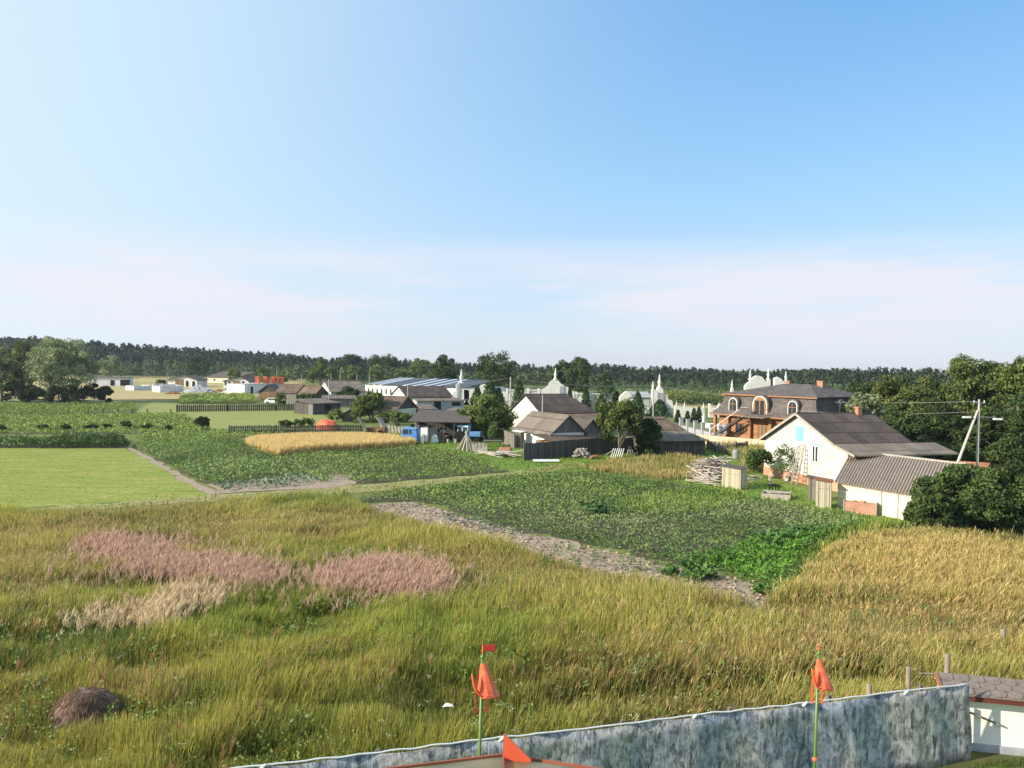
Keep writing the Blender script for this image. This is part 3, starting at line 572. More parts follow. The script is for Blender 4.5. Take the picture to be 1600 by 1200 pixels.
# left group
tree('willow', 'huge pale grey green willow standing over dark bushes at the far left', 98, 628, 524, 112, tG, tS, n=16000, clumps=95, leaf=.5, trunk_frac=.12, clr=.22)
tree('poplar', 'tall green tree at the left rim just beside the big willow', 34, 626, 529, 44, tM*.9, tY, n=6000, clumps=44, leaf=.5)
tree('poplar', 'narrow tree cut by the left border of the photo', 2, 628, 540, 40, tM*.9, tG, n=4500, leaf=.5)
tree('field_willow', 'small round grey willow on the far field by the white blocks', 173, 600, 553, 38, tG, tS, n=3000, leaf=.9, Y=330)
for x_, b_, t_, w_, lab in ((150, 628, 598, 46, 'dark bush under the right side of the big willow'), (115, 630, 600, 46, 'dark bush below the middle of the big willow'), (60, 629, 603, 54, 'dark bush at the left foot of the big willow'), (15, 627, 594, 54, 'dark thicket at the left border under the poplars'), (38, 628, 600, 40, 'dark bush between the thicket and the foot of the willow'), (88, 629.5, 602, 40, 'low dark bush right before the willow trunk'), (165, 628, 606, 30, 'outermost dark bush right of the big willow')):
    bush('bush', lab, x_, b_, t_, w_, tD*.5, tD*.9, n=3000, leaf=.45)
tree('oak', 'dark round tree behind the unfinished house with brick wall', 307, 598, 553, 42, tD*.8, tM*.8, n=3500, leaf=.9, Y=390)
bush('bush', 'small dark bush on the far field between the unfinished houses', 252, 600, 592, 18, tD, tM, n=500, leaf=.7)
# village trees
tree('fruit_tree', 'small dark round fruit tree at the end of the lower fence', 315, 672, 649, 24, tD, tM, n=2200, leaf=.3, trunk_frac=.12)
gb = [(65, 673, 662, 22, 'dark round bush behind the lawn'), (102, 673, 661, 14, 'narrow dark shrub right of the round bush'), (140, 671, 662, 24, 'low wide thin shrub in the vegetable field'), (168, 671, 661, 12, 'upright shrub in the vegetable field'),
      (197, 670, 656, 16, 'loose young tree in the vegetable field'), (229, 672, 661, 20, 'dark twiggy bush right of the young tree'), (262, 673, 663, 18, 'grey green bush left of the fruit tree'), (0, 674, 663, 14, 'dark shrub at the left border')]
for x_, b_, t_, w_, lab in gb: bush('garden_bush', lab, x_, b_, t_, w_, tD, tM, n=700, leaf=.3, group='shrubs in the left vegetable field')
bush('garden_bush', 'dark bush behind the lower picket fence left of the red tarpaulin', 446, 668, 655, 20, tD, tM, n=900)
bush('garden_bush', 'spreading leafy bush between the dark bush and the red tarpaulin', 476, 667, 651, 34, tM, tY, n=1400)
bush('garden_bush', 'bushy shrub beside the small low shed roof', 524, 659, 638, 24, tM, tY, n=1400)
bush('garden_bush', 'round green bush behind the parked white car', 437, 632, 612, 22, tM, tY, n=1200)
bush('garden_bush', 'dark shrub growing against the brown gabled shed', 484, 636, 613, 28, tD, tM, n=1500)
tree('walnut_tree', 'dark spreading tree before the long brown roof', 545, 632, 602, 44, tD*.8, tM, n=4500, leaf=.5, trunk_frac=.04)
tree('apple_tree', 'bright green garden tree rising between sheds left of the brown barn', 577, 660, 609, 58, tM, tY, n=8000, clumps=50, leaf=.4, trunk_frac=.04)
bush('garden_bush', 'green bush below the yellow walled barn', 604, 664, 640, 36, tD, tY, n=1800)
bush('garden_bush', 'tall leafy bush behind the bent planks', 622, 668, 641, 26, tM, tY, n=1600)
bush('garden_bush', 'small leafy bush left of the open shed', 640, 668, 645, 22, tM, tY*.8, n=1200)
tree('pear_tree', 'big bright green bushy tree between the open shed and the white gable', 760, 686, 614, 84, tM*1.0, tY*1.1, n=15000, clumps=85, leaf=.34, trunk_frac=.04, clr=.24)
bush('garden_bush', 'dark bush in the shade right of the big bushy tree', 778, 693, 660, 34, tD, tM, n=2200)
tree('linden_tree', 'tall dark tree rising over the striped hall roof', 694, 626, 552, 38, tD, tM*1.1, n=5500, Y=250, clumps=40, leaf=.6, trunk_frac=.04)
tree('linden_tree', 'broad tallest dark tree at the centre of the skyline', 776, 626, 546, 66, tD*.9, tM*.9, n=10000, Y=240, clumps=60, leaf=.6, trunk_frac=.04)
tree('linden_tree', 'dark twin crowned tree behind the white gable with a finial', 905, 626, 556, 36, tD, tM*1.1, n=5500, Y=235, leaf=.6, trunk_frac=.04)
tree('linden_tree', 'lower left companion of the twin crowned tree', 880, 626, 561, 36, tD, tM, n=5000, Y=238, leaf=.6, trunk_frac=.04)
tree('far_oak', 'wide dome shaped dark tree on the skyline behind the long hall', 602, 600, 552, 60, tD*.8, tD*1.5, n=5000, Y=380, leaf=.9, clumps=50)
tree('far_oak', 'dark dome shaped tree on the skyline left of the widest dome', 545, 600, 552, 50, tD*.8, tD*1.4, n=4500, Y=390, leaf=.9)
for i, (x_, t_, w_, lab) in enumerate(((500, 556, 26, 'sunlit pale tree below the left dome tree'), (517, 572, 22, 'lower of the pale trees before the skyline'), (489, 574, 18, 'leftmost pale tree before the skyline'), (552, 571, 22, 'pale tree before the gap between the dome trees'), (588, 568, 30, 'pale tree beneath the wide dome tree'), (655, 558, 34, 'olive tree left of the tall tree over the hall'), (625, 576, 20, 'small bright tree above the hall roof'), (412, 571, 20, 'bright tree above the orange brick pallets'), (440, 578, 26, 'low green tree right of the brick pallets'), (365, 574, 22, 'pale tree behind the low brown roof'))):
    tree('birch', lab, x_, 600, t_, w_, tM, tY*1.05 if i != 5 else tM*1.4, n=2200, Y=330, leaf=.8, group='pale trees before the skyline')
sp_ = [(765, 650, 590, 24, 'tall spruce left of the utility pole'), (745, 650, 604, 18, 'small spruce beside the white pillar'), (779, 650, 606, 18, 'spruce partly behind the bushy tree'), (811, 650, 592, 20, 'spruce right of the utility pole'),
       (946, 648, 580, 34, 'tall loose conifer right of the white gable wall'), (939, 652, 617, 22, 'dark spruce behind the lean-to roof of the white gabled house'), (915, 640, 604, 12, 'slim dark spruce before the balustrade'), (996, 655, 612, 22, 'dark spruce against the white chapel wall'),
       (1030, 655, 624, 30, 'broad dark spruce at the foot of the white gate tower'), (963, 650, 612, 18, 'conifer left of the white chapel gable'), (890, 640, 606, 9, 'small conifer by the grey pillar')]
for x_, b_, t_, w_, lab in sp_: conifer('spruce', lab, x_, b_, t_, w_*1.35, Y=(172 if b_ < 652 else 150), n=1600, group='spruces round the white ornamental walls')
tree('plum_tree', 'leafy tree with pale stem standing behind the dark plank fence', 967, 714, 622, 72, tD*1.1, tY*.9, n=12000, clumps=70, leaf=.3, trunk_frac=.22, clr=.25)
tree('plum_tree', 'dark bushy tree beside the brown barn right of the pale stemmed tree', 1010, 712, 652, 52, tD*.8, tM*.9, n=6500, leaf=.32, trunk_frac=.04)
for x_, t_, lab in ((1084, 638, 'left thuja of the pair'), (1092, 636, 'right thuja of the pair'), (1059, 641, 'leftmost low thuja'), (1074, 643, 'thuja before the left pair')):
    conifer('thuja', 'dark green '+lab+' behind the grey pillar fence', x_, 662, t_, 11, tD*.8, tD*1.4, n=700, Y=135, group='thujas behind the grey pillar fence')
bush('garden_bush', 'thin leafy climbing shrub spread against the white brick gable', 1222, 752, 691, 56, tD*1.3, tM*1.2, n=650, leaf=.2, depth=.35, clumps=26)
bush('garden_bush', 'grey green shrub at the left corner of the white brick house', 1186, 748, 700, 40, tM*.8, tM*1.3, n=2600, depth=.7, leaf=.2)
# right hand wood
rt = [('pine', 1348, 716, 612, 52, tG*.9, tS*.85, 'soft grey green pine close behind the house chimney', 75),
      ('maple', 1385, 716, 584, 60, tM*.9, tY, 'round tree behind and right of the grey green pine', 95), ('maple', 1432, 716, 585, 64, tM, tY*.9, 'leafy tree left of the tallest birch on the right', 92),
      ('tall_birch', 1500, 716, 551, 62, tM*1.1, tY*1.2, 'tallest birch on the right skyline behind the utility pole', 98), ('maple', 1543, 716, 560, 50, tD*1.1, tM*1.3, 'dark tree between the tallest birch and the right border', 100),
      ('linden_tree', 1590, 716, 554, 66, tM, tY*1.2, 'yellowish tree cut by the right border', 86), ('maple', 1400, 720, 636, 76, tD, tM*1.1, 'dark leafy tree low behind the brown roof', 82),
      ('maple', 1462, 720, 630, 78, tD*.9, tM, 'dark shaded tree left of the leaning brace', 84), ('maple', 1552, 720, 628, 66, tD*.9, tM*1.1, 'dark tree right of the utility pole', 82), ('maple', 1615, 722, 600, 70, tD, tM, 'dark tree at the right border below the yellowish one', 78),
      ('maple', 1365, 718, 628, 50, tD, tM*1.1, 'dark tree squeezed between the pine and the house ridge', 88), ('maple', 1465, 716, 590, 56, tD, tM*1.1, 'dark rounded tree between the leafy tree and the tallest birch', 104), ('maple', 1520, 716, 592, 60, tD, tM, 'dark crown filling the gap right of the tallest birch', 106), ('maple', 1435, 716, 605, 70, tD, tM*1.1, 'dark crown low between the two rounded trees', 96), ('maple', 1345, 700, 590, 50, tD, tM*1.1, 'distant dark tree over the right end of the mansard roof', 125), ('maple', 1410, 700, 583, 60, tD, tM*1.1, 'distant dark tree behind the gap of the rounded trees', 128),
      ('maple', 1650, 722, 560, 80, tD, tM, 'tree just outside the right border', 90)]
for nm, x_, b_, t_, w_, a_, c_, lab, Y_ in rt:
    tree(nm, lab, x_, b_, t_, w_*1.12, a_*.8, c_*.82, n=11000, clumps=70, leaf=.34, trunk_frac=.04, Y=Y_, clr=.25)
for x_, b_, t_, w_, lab, Y_ in ((1395, 719, 672, 60, 'dark undergrowth bush behind the brown roof end', 78), (1450, 722, 680, 64, 'dark undergrowth bush left of the leaning brace foot', 79), (1505, 724, 690, 60, 'shaded bush between brace and pole', 80), (1575, 726, 680, 70, 'dark bush right of the pole foot', 75)):
    bush('undergrowth_bush', lab, x_, b_, t_, w_, tD*.8, tM*.9, n=4200, leaf=.3, Y=Y_, clumps=30)
tree('hawthorn', 'big dark green bush hiding the corrugated annex end', 1500, 824, 724, 146, tD*.9, tM*1.15, n=22000, clumps=90, leaf=.2, trunk_frac=.03, clr=.23, Y=46.5)
tree('hawthorn', 'dark bush filling the right border above the golden grass', 1592, 826, 712, 120, tD*.8, tM*1.1, n=16000, clumps=70, leaf=.2, trunk_frac=.03, clr=.25, Y=47)
tree('hawthorn', 'low dense bush at the left foot of the annex bush', 1452, 824, 762, 66, tD*.9, tM*1.05, n=6500, clumps=36, leaf=.18, trunk_frac=.03, Y=44.5)

for x_, b_, t_, w_, lab in ((1478, 826, 764, 96, 'dense low bush filling the foot of the big annex bush'), (1548, 829, 744, 120, 'dense bush joining the annex bush and the border bush'), (1440, 823, 784, 44, 'small bush hugging the annex wall end')):
    bush('hawthorn_bush', lab, x_, b_, t_, w_, tD*.75, tM*.95, n=9000, leaf=.19, clumps=44)
# forest
def tree_templates(k, kind, n, cA, cB):
    r = []
    for i in range(k):
        if kind == 'pine':
            V, K = conifer_arr(1, .30, n, .12, cA, cB, 900+i, z0=.12, tiers=8)
        else:
            V, K, _ = crown_arr(.34, .34, .46, .5, 10, n, .12, cA, cB, 700+i, clr=.4)
            V[:, 2] /= V[:, 2].max()
        r.append((V, K))
    return r
def wood(name, label, rows, templates, contour, basecol=None):
    "rows: list of (Y offset, spacing); contour: [(px, top_px, Y)]"
    cx = [c[0] for c in contour]; Vs = []; Ks = []
    for dy, spc, hf in rows:
        px = cx[0]
        while px < cx[-1]:
            Y0 = np.interp(px, cx, [c[2] for c in contour]); tp = np.interp(px, cx, [c[1] for c in contour])
            Yy = Y0+dy+rng.uniform(-4, 4); x = XA(px, Yy, 575); ht = HZ(px, tp, Yy)*hf*rng.uniform(.86, 1.06)
            if ht > 1:
                V, K = templates[rng.integers(len(templates))]; a = rng.uniform(0, 6.28); s = ht*rng.uniform(.85, 1.2)
                c, q = math.cos(a), math.sin(a)
                W = np.stack([(V[:, 0]*c-V[:, 1]*q)*s+x, (V[:, 0]*q+V[:, 1]*c)*s+Yy, V[:, 2]*ht], 1)
                Vs.append(W); Ks.append(K*rng.uniform(.7, 1.25))
            px += spc/Yy*FPX*rng.uniform(.7, 1.3)
    V = np.concatenate(Vs); K = np.concatenate(Ks); print(name, len(V)//4)
    return tag(np_mesh(name, V, 4, K, NEED), label, 'forest', kind='stuff')
pd, pl = col3(.026, .045, .03), col3(.06, .085, .048)
T1 = tree_templates(6, 'pine', 170, pd, pl)+tree_templates(3, 'round', 170, pd, pl*1.1)
T2 = tree_templates(6, 'pine', 190, col3(.06, .11, .055), col3(.13, .19, .085))+tree_templates(2, 'round', 170, col3(.06, .1, .04), col3(.12, .17, .07))
T3 = tree_templates(5, 'round', 200, col3(.06, .1, .04), col3(.15, .19, .08))+tree_templates(3, 'pine', 190, pd, pl)
back = [(-330, 528, 500), (-100, 523, 500), (0, 525, 500), (60, 528, 500), (150, 534, 505), (250, 541, 510), (350, 546, 500), (450, 553, 470), (500, 559, 450), (560, 558, 440), (640, 561, 420), (700, 566, 400), (760, 568, 400), (860, 570, 380), (930, 568, 370), (980, 570, 360), (1050, 573, 350), (1100, 575, 350), (1160, 577, 340), (1230, 577, 330), (1300, 575, 300), (1360, 575, 280), (1470, 575, 260), (1600, 574, 250), (1900, 574, 250)]
wood('forest', 'dark pine forest closing the horizon behind the whole village', [(-8, 4, .7), (-3, 4, .8), (3, 4, .88), (10, 4, .94), (18, 4, .97), (28, 4, 1.0), (42, 4, 1.0), (60, 4, 1.0)], T1, back)
wood('young_forest', 'lighter green young trees in front of the dark forest on the left', [(0, 4.5, .85), (6, 5, .95), (13, 5, 1.0)], T2, [(-330, 563, 440), (0, 560, 440), (250, 562, 440), (400, 566, 420), (470, 568, 400)])
wood('mixed_wood', 'mixed leafy wood before the forest behind the halls', [(0, 5, .85), (7, 5, .95), (15, 6, 1.0)], T3, [(455, 567, 380), (560, 569, 370), (700, 575, 340), (800, 578, 330), (940, 582, 320)])
wood('pine_plantation', 'even green pine plantation in front of the forest right of centre', [(0, 3.5, .9), (5, 3.5, .95), (10, 4, 1.0)], T2, [(925, 592, 285), (1060, 594, 275), (1180, 597, 265), (1300, 596, 255), (1500, 596, 250), (1700, 596, 250)])
leafy('scrub', 'yellowish scrub and low bushes below the pine plantation', [(1045, 634), (1045, 619), (1180, 621), (1180, 634)], 4, .8, 1.8, tD, tY*.8, soil=False, patch=9, cat='scrub')

# ============================================================ BUILDINGS
M_white = bricks('white_brick', (.68, .665, .64), (.58, .565, .54), (.38, .365, .35), .5, .17)
M_wplas = noisy('white_plaster', [(.25, (.62, .61, .58)), (.5, (.78, .77, .74)), (.7, (.84, .83, .80))], 1.2, bmp=.2, dist=.02)
M_wblock = bricks('white_block', (.80, .80, .80), (.72, .73, .74), (.5, .5, .5), .6, .25)
M_cream = planks('cream_boards', (.66, .60, .46), (.80, .75, .60), .32, True, .5, groove=(.40, .34, .24))
M_roofb = corrugated('brown_sheets', (.055, .045, .042), (.13, .105, .095))
M_roofg = corrugated('grey_brown_sheets', (.15, .125, .10), (.27, .235, .20))
M_roofr = corrugated('rusty_sheets', (.11, .08, .06), (.23, .17, .13))
M_annex = noisy('annex_sheets', [(.3, (.30, .24, .19)), (.55, (.41, .34, .275)), (.75, (.50, .42, .35))], 1.4, bmp=.3, dist=.02, stretch=(1, 1, 1), scale2=7)
M_felt = noisy('roof_felt', two((.07, .06, .055), (.14, .12, .11)), 2, bmp=.3)
M_gwood = planks('grey_wood', (.12, .11, .10), (.26, .24, .21), .13)
M_dwood = planks('dark_wood', (.06, .055, .055), (.14, .125, .12), .14)
M_pwood = planks('pale_wood', (.33, .29, .21), (.52, .47, .36), .14)
M_bwood = planks('brown_wood', (.16, .10, .06), (.30, .19, .11), .14)
M_owood = planks('orange_logs', (.25, .115, .06), (.40, .21, .11), .22, True)
M_opan = noisy('orange_wood', two((.25, .12, .06), (.38, .20, .10)), 4, stretch=(4, 4, .6), bmp=.2)
M_beam = noisy('weathered_beam', two((.24, .22, .19), (.46, .43, .38)), 5, stretch=(1, 1, 1), bmp=.4)
M_shing = bricks('shingle', (.115, .10, .098), (.165, .145, .14), (.08, .07, .07), .45, .16, .3)
M_wtrim = plain('white_trim', (.78, .78, .76)); M_btrim = plain('blue_paint', (.25, .42, .66)); M_blue = plain('pale_blue_paint', (.20, .40, .68))
M_fence = bricks('cream_concrete', (.66, .53, .40), (.60, .48, .36), (.42, .33, .25), 2.0, .4, .4)
M_gconc = noisy('grey_concrete', two((.26, .27, .30), (.42, .43, .46)), 2, bmp=.2)
M_rbrick = bricks('red_brick', (.50, .20, .11), (.38, .14, .08), (.45, .38, .32))
M_dark = plain('dark_opening', (.018, .016, .015), .9, .1)
M_rust = noisy('rust', two((.16, .07, .04), (.34, .16, .09)), 4)
M_metal = noisy('sheet_metal', two((.36, .42, .52), (.50, .55, .63)), .5, rough=.45, bmp=.05, spec=.5)
M_mdark = plain('dark_roof_strip', (.05, .055, .07), .5)
M_conc = noisy('pole_concrete', two((.34, .32, .29), (.52, .50, .46)), 5, bmp=.3)
M_orange = plain('orange_paint', (.78, .13, .06), .4, .4); M_dred = plain('dark_red_paint', (.36, .03, .03), .45, .4); M_green = plain('green_paint', (.10, .19, .035), .4, .5)
M_hood = noisy('faded_orange', [(.3, (.62, .09, .04)), (.55, (.80, .15, .07)), (.75, (.88, .30, .20))], 5, rough=.38, bmp=.15, dist=.01, spec=.5)
M_grey = plain('grey_paint', (.25, .26, .28)); M_tarp = noisy('red_tarpaulin', two((.60, .10, .05), (.80, .20, .11)), 2, rough=.5, bmp=.5)
GL = glass_mat()

def frame2(A, B):
    A = np.array(A, float); B = np.array(B, float); d = B-A
    return math.atan2(d[1], d[0]), float(np.linalg.norm(d))
def window(root, face, s, z, ww, hh, W, Lh, fm=None, kind='window', pane=None, mull=True, t=.09):
    "face F: y=0, L: x=0, R: x=W, B: y=L; s along the face from its left end as seen from outside"
    mb = MB(); pb = MB(); fm = fm or M_wtrim; b = .09
    def bx(m, u0, z0, u1, z1, d0, d1):
        if face == 'F': m.box(u0, -d1, z0, u1, -d0, z1)
        elif face == 'L': m.box(-d1, Lh-u1, z0, -d0, Lh-u0, z1)
        elif face == 'R': m.box(W+d0, u0, z0, W+d1, u1, z1)
        else: m.box(W-u1, Lh+d0, z0, W-u0, Lh+d1, z1)
    bx(mb, s, z, s+b, z+hh, .003, t); bx(mb, s+ww-b, z, s+ww, z+hh, .003, t)
    bx(mb, s+b, z, s+ww-b, z+b, .003, t); bx(mb, s+b, z+hh-b, s+ww-b, z+hh, .003, t)
    if mull: bx(mb, s+ww/2-.04, z+b, s+ww/2+.04, z+hh-b, .003, t-.01)
    bx(pb, s+b, z+b, s+ww-b, z+hh-b, .003, .03)
    o = mb.build(kind, fm, root); pb.build('pane' if kind == 'window' else 'door_leaf', pane or GL, o); return o
def roof_mb(w, L, h, rh, ov=.35, t=.09, hip=0, ax=None, ovy=None, corr=0, near_hip=0):
    ax = w/2 if ax is None else ax; ovy = ov if ovy is None else ovy
    sl, sr = rh/ax, rh/(w-ax); z0 = h+.012; mb = MB()
    y0, y1 = -ovy, L+ovy
    Lp = [(-ov, y0, z0-ov*sl), (-ov, y1, z0-ov*sl), (ax, y1-hip, z0+rh), (ax, y0+near_hip, z0+rh)]
    Rp = [(ax, y0+near_hip, z0+rh), (ax, y1-hip, z0+rh), (w+ov, y1, z0-ov*sr), (w+ov, y0, z0-ov*sr)]
    for q, side in ((Lp, 0), (Rp, 1)):
        up = [(x, y, z+t) for x, y, z in q]
        mb.add(q+up, [(0, 1, 2, 3), (7, 6, 5, 4), (0, 4, 5, 1), (1, 5, 6, 2), (2, 6, 7, 3), (3, 7, 4, 0)])
    if hip: 
        a, b_, c = (-ov, y1, z0-ov*sl), (w+ov, y1, z0-ov*sr), (ax, y1-hip, z0+rh)
        mb.add([a, b_, c, (a[0], a[1], a[2]+t), (b_[0], b_[1], b_[2]+t), (c[0], c[1], c[2]+t)], [(0, 1, 2), (5, 4, 3), (0, 3, 4, 1)])
    if near_hip:
        a, b_, c = (w+ov, y0, z0-ov*sr), (-ov, y0, z0-ov*sl), (ax, y0+near_hip, z0+rh)
        mb.add([a, b_, c, (a[0], a[1], a[2]+t), (b_[0], b_[1], b_[2]+t), (c[0], c[1], c[2]+t)], [(0, 1, 2), (5, 4, 3), (0, 3, 4, 1)])
    # ridge cap
    mb.tube([(ax, y0+near_hip, z0+rh+t), (ax, y1-hip, z0+rh+t)], .07, 6)
    return mb
def gable(name, label, cat, A, B, L, h, rh, wall, roof, ov=.35, hip=0, gablem=None, ax=None, group=None, posts=None, fascia=None):
    "A,B world ground corners of the near gable left to right; ridge runs away from it"
    rz, w = frame2(A, B); o = empty(name, label, cat, (A[0], A[1], 0), rz, group); ax = w/2 if ax is None else ax
    m = MB(); m.box(0, 0, -.1, w, L, h)
    m.build('wall', wall, o)
    g = MB(); Lg = L-hip
    g.slab([(0.0, h), (w, h), (ax, h+rh-.01)], 0.0 if gablem is None else -.02, Lg); g.build('gable_wall', gablem or wall, o)
    roof_mb(w, L, h, rh, ov, hip=hip, ax=ax).build('roof', roof, o)
    if fascia:
        f = MB()
        s1 = rh/ax; s2 = rh/(w-ax)
        f.bar((-ov, -ov-.03, h-ov*s1), (ax, -ov-.03, h+rh+.02), .04, .16); f.bar((ax, -ov-.03, h+rh+.02), (w+ov, -ov-.03, h-ov*s2), .04, .16)
        f.build('fascia', fascia, o)
    return o, w, L, h
def leanto(o, x0, x1, y0, y1, zh, zl, roof, wall=None, t=.08, down='R', name='lean_to_roof'):
    "lean-to on the R (x=W side outward), roof slopes from zh at x0 to zl at x1"
    m = MB(); m.add([(x0, y0, zh), (x1, y0, zl), (x1, y1, zl), (x0, y1, zh), (x0, y0, zh+t), (x1, y0, zl+t), (x1, y1, zl+t), (x0, y1, zh+t)],
                    [(0, 3, 2, 1), (4, 5, 6, 7), (0, 1, 5, 4), (1, 2, 6, 5), (2, 3, 7, 6), (3, 0, 4, 7)])
    m.build(name, roof, o)
    if wall:
        a, b = (x0, x1-.25) if x1 > x0 else (x1+.25, x0)
        za, zb = (zh, zl) if x1 > x0 else (zl, zh); s = (zb-za)/(abs(x1-x0)); 
        q = MB(); q.slab([(a+.004, -.1), (b, -.1), (b, (zl if x1 > x0 else zh)-.02+(0.25*abs(s) if x1 > x0 else 0)), (a+.004, (zh if x1 > x0 else zl)-.02+(0 if x1 > x0 else .25*abs(s)))], y0+.2, y1-.2)
        q.build('lean_to_wall', wall, o)
def chimney(o, x, y, z0, z1, m=None, s=.45):
    MB().cbox((x, y, (z0+z1)/2), (s, s, z1-z0)).cbox((x, y, z1+.04), (s+.12, s+.12, .1)).build('chimney', m or M_rbrick, o)

# ---- white brick house on the right
gd = np.array([.27, -.963]); rd = np.array([.963, .27])
A = A0W = G(1195, 685, 3.26); Bm = A+gd*10.9
rz, w0 = frame2(A, Bm)
wh = empty('white_brick_house', 'white brick house with brown sheet roof, blue loft hatch and red brick base', 'house', (A[0], A[1], 0), rz)
Wd, Lh = 10.9, 7.0; ax, zp, zb, xb = 4.85, 5.75, 3.62, 9.7
MB().slab([(0, .75), (Wd, .75), (Wd, 3.26), (xb, zb), (ax, zp), (0, 3.26)], 0, Lh).build('wall', M_white, wh)
MB().box(-.04, -.04, -.1, Wd+.04, Lh+.04, .752).build('plinth', bricks('red_plinth', (.60, .26, .15), (.48, .20, .11), (.6, .5, .42), dirt=(.5, .5, .45)), wh)
m = MB()
def rslab(m, p, q, y0, y1, t=.1):
    (x0, z0), (x1, z1) = p, q
    m.add([(x0, y0, z0), (x1, y0, z1), (x1, y1, z1), (x0, y1, z0), (x0, y0, z0+t), (x1, y0, z1+t), (x1, y1, z1+t), (x0, y1, z0+t)],
          [(0, 3, 2, 1), (4, 5, 6, 7), (0, 1, 5, 4), (1, 2, 6, 5), (2, 3, 7, 6), (3, 0, 4, 7)])
rslab(m, (-.4, 3.06), (ax, zp+.01), -.35, Lh+.3); rslab(m, (ax, zp+.01), (xb, zb+.01), -.35, Lh+.3); m.tube([(ax, -.35, zp+.1), (ax, Lh+.3, zp+.1)], .08, 6)
m.build('roof', M_roofb, wh)
m = MB(); rslab(m, (xb, zb+.015), (Wd+1.2, 3.0), -.3, Lh+2.4); m.build('lean_to_roof', M_roofg, wh)
m = MB(); m.bar((-.42, -.39, 3.1), (ax, -.39, zp+.05), .05, .2); m.bar((ax, -.39, zp+.05), (xb, -.39, zb+.05), .05, .2); m.bar((xb, -.37, zb+.03), (Wd+1.2, -.37, 3.05), .05, .16)
m.build('fascia', M_beam, wh)
_w = window(wh, 'F', 6.35, 1.95, 1.55, 1.42, Wd, Lh, M_wtrim, pane=GL)
for a_, b_ in ((6.46, 6.78), (7.42, 7.79)): MB().box(a_, -.045, 2.06, b_, -.031, 3.27).build('curtain', M_wplas, _w)
MB().box(6.3, -.05, 3.38, 7.95, -.003, 3.52).box(6.22, -.05, 1.95, 6.34, -.003, 3.378).build('window_surround', M_btrim, wh)
MB().box(4.5, -.06, 3.55, 5.62, -.004, 4.75).build('loft_hatch', M_blue, wh)
MB().box(4.42, -.05, 3.5, 4.498, -.004, 4.83).box(4.5, -.05, 4.752, 5.7, -.004, 4.83).box(5.622, -.05, 3.5, 5.7, -.004, 4.75).build('hatch_surround', M_wtrim, wh)
chimney(wh, ax+.2, Lh-1.2, zp-.4, zp+.55, M_rbrick, .42)
# ---- annex with corrugated roof
P1 = np.array([*G(1330, 706.6, 3.0), 3.0]); P2 = np.array([*G(1512, 728, 3.0), 3.0]); E1 = np.array([*G(1303.5, 754, 1.7), 1.7]); E2 = np.array([*G(1489, 785, 1.7), 1.7])
ar = empty('corrugated_annex', 'long low cream walled annex under a big grey corrugated sheet roof', 'shed', (E1[0], E1[1], 0))
O3 = np.array([E1[0], E1[1], 0]); nu = 300; m = MB()
b0 = 0
for i in range(nu+1):
    u = i/nu; lft = .06*math.sin(2*math.pi*u*nu/7.5)
    a = P1*(1-u)+P2*u-O3; b = E1*(1-u)+E2*u-O3; md = a*.5+b*.5
    for q in (a, md+np.array([0, 0, .03]), b): m.v += [(q[0], q[1], q[2]+lft+.06), (q[0], q[1], q[2]+lft+.03)]
    if i:
        p = (i-1)*6; c = i*6
        m.f += [(p, p+2, c+2, c), (p+2, p+4, c+4, c+2), (p+1, c+1, c+3, p+3), (p+3, c+3, c+5, p+5), (p+4, p+5, c+5, c+4), (p, c, c+1, p+1)]
rf = m.build('roof', M_annex, ar)
m = MB(); m.tube([tuple(P1-O3+np.array([0, 0, .1])), tuple(P2-O3+np.array([0, 0, .1]))], .1, 8); m.build('ridge_cap', M_beam, ar)
ind = (P1-E1); ind[2] = 0; ind /= np.linalg.norm(ind); al = (E2-E1); al[2] = 0; al /= np.linalg.norm(al)
base = E1-O3+ind*.3+al*.25; ebase = E2-O3+ind*.3; topin = P1-O3+al*.25; topin2 = P2-O3
def wquad(a, b, za0, za1, zb1):
    nrm = np.cross((b-a), [0, 0, 1]); nrm /= np.linalg.norm(nrm); k = nrm*.12
    return [(a[0], a[1], za0), (b[0], b[1], za0), (b[0], b[1], zb1), (a[0], a[1], za1), (a[0]-k[0], a[1]-k[1], za0), (b[0]-k[0], b[1]-k[1], za0), (b[0]-k[0], b[1]-k[1], zb1), (a[0]-k[0], a[1]-k[1], za1)], [(0, 1, 2, 3), (7, 6, 5, 4), (0, 4, 5, 1), (1, 5, 6, 2), (2, 6, 7, 3), (3, 7, 4, 0)]
m = MB(); m.add(*wquad(base, ebase, -.1, 1.68, 1.68)); m.add(*wquad(topin, base, -.1, 2.95, 1.68)); m.add(*wquad(ebase, topin2, -.1, 1.68, 2.95))
m.build('wall', M_cream, ar)
for s in (3.4, 4.6):
    q = base+al*s; m = MB(); m.bar((q[0]-.0, q[1]-.03, 0), (q[0], q[1]-.03, 1.6), .07, .05); m.build('batten', M_beam, ar)

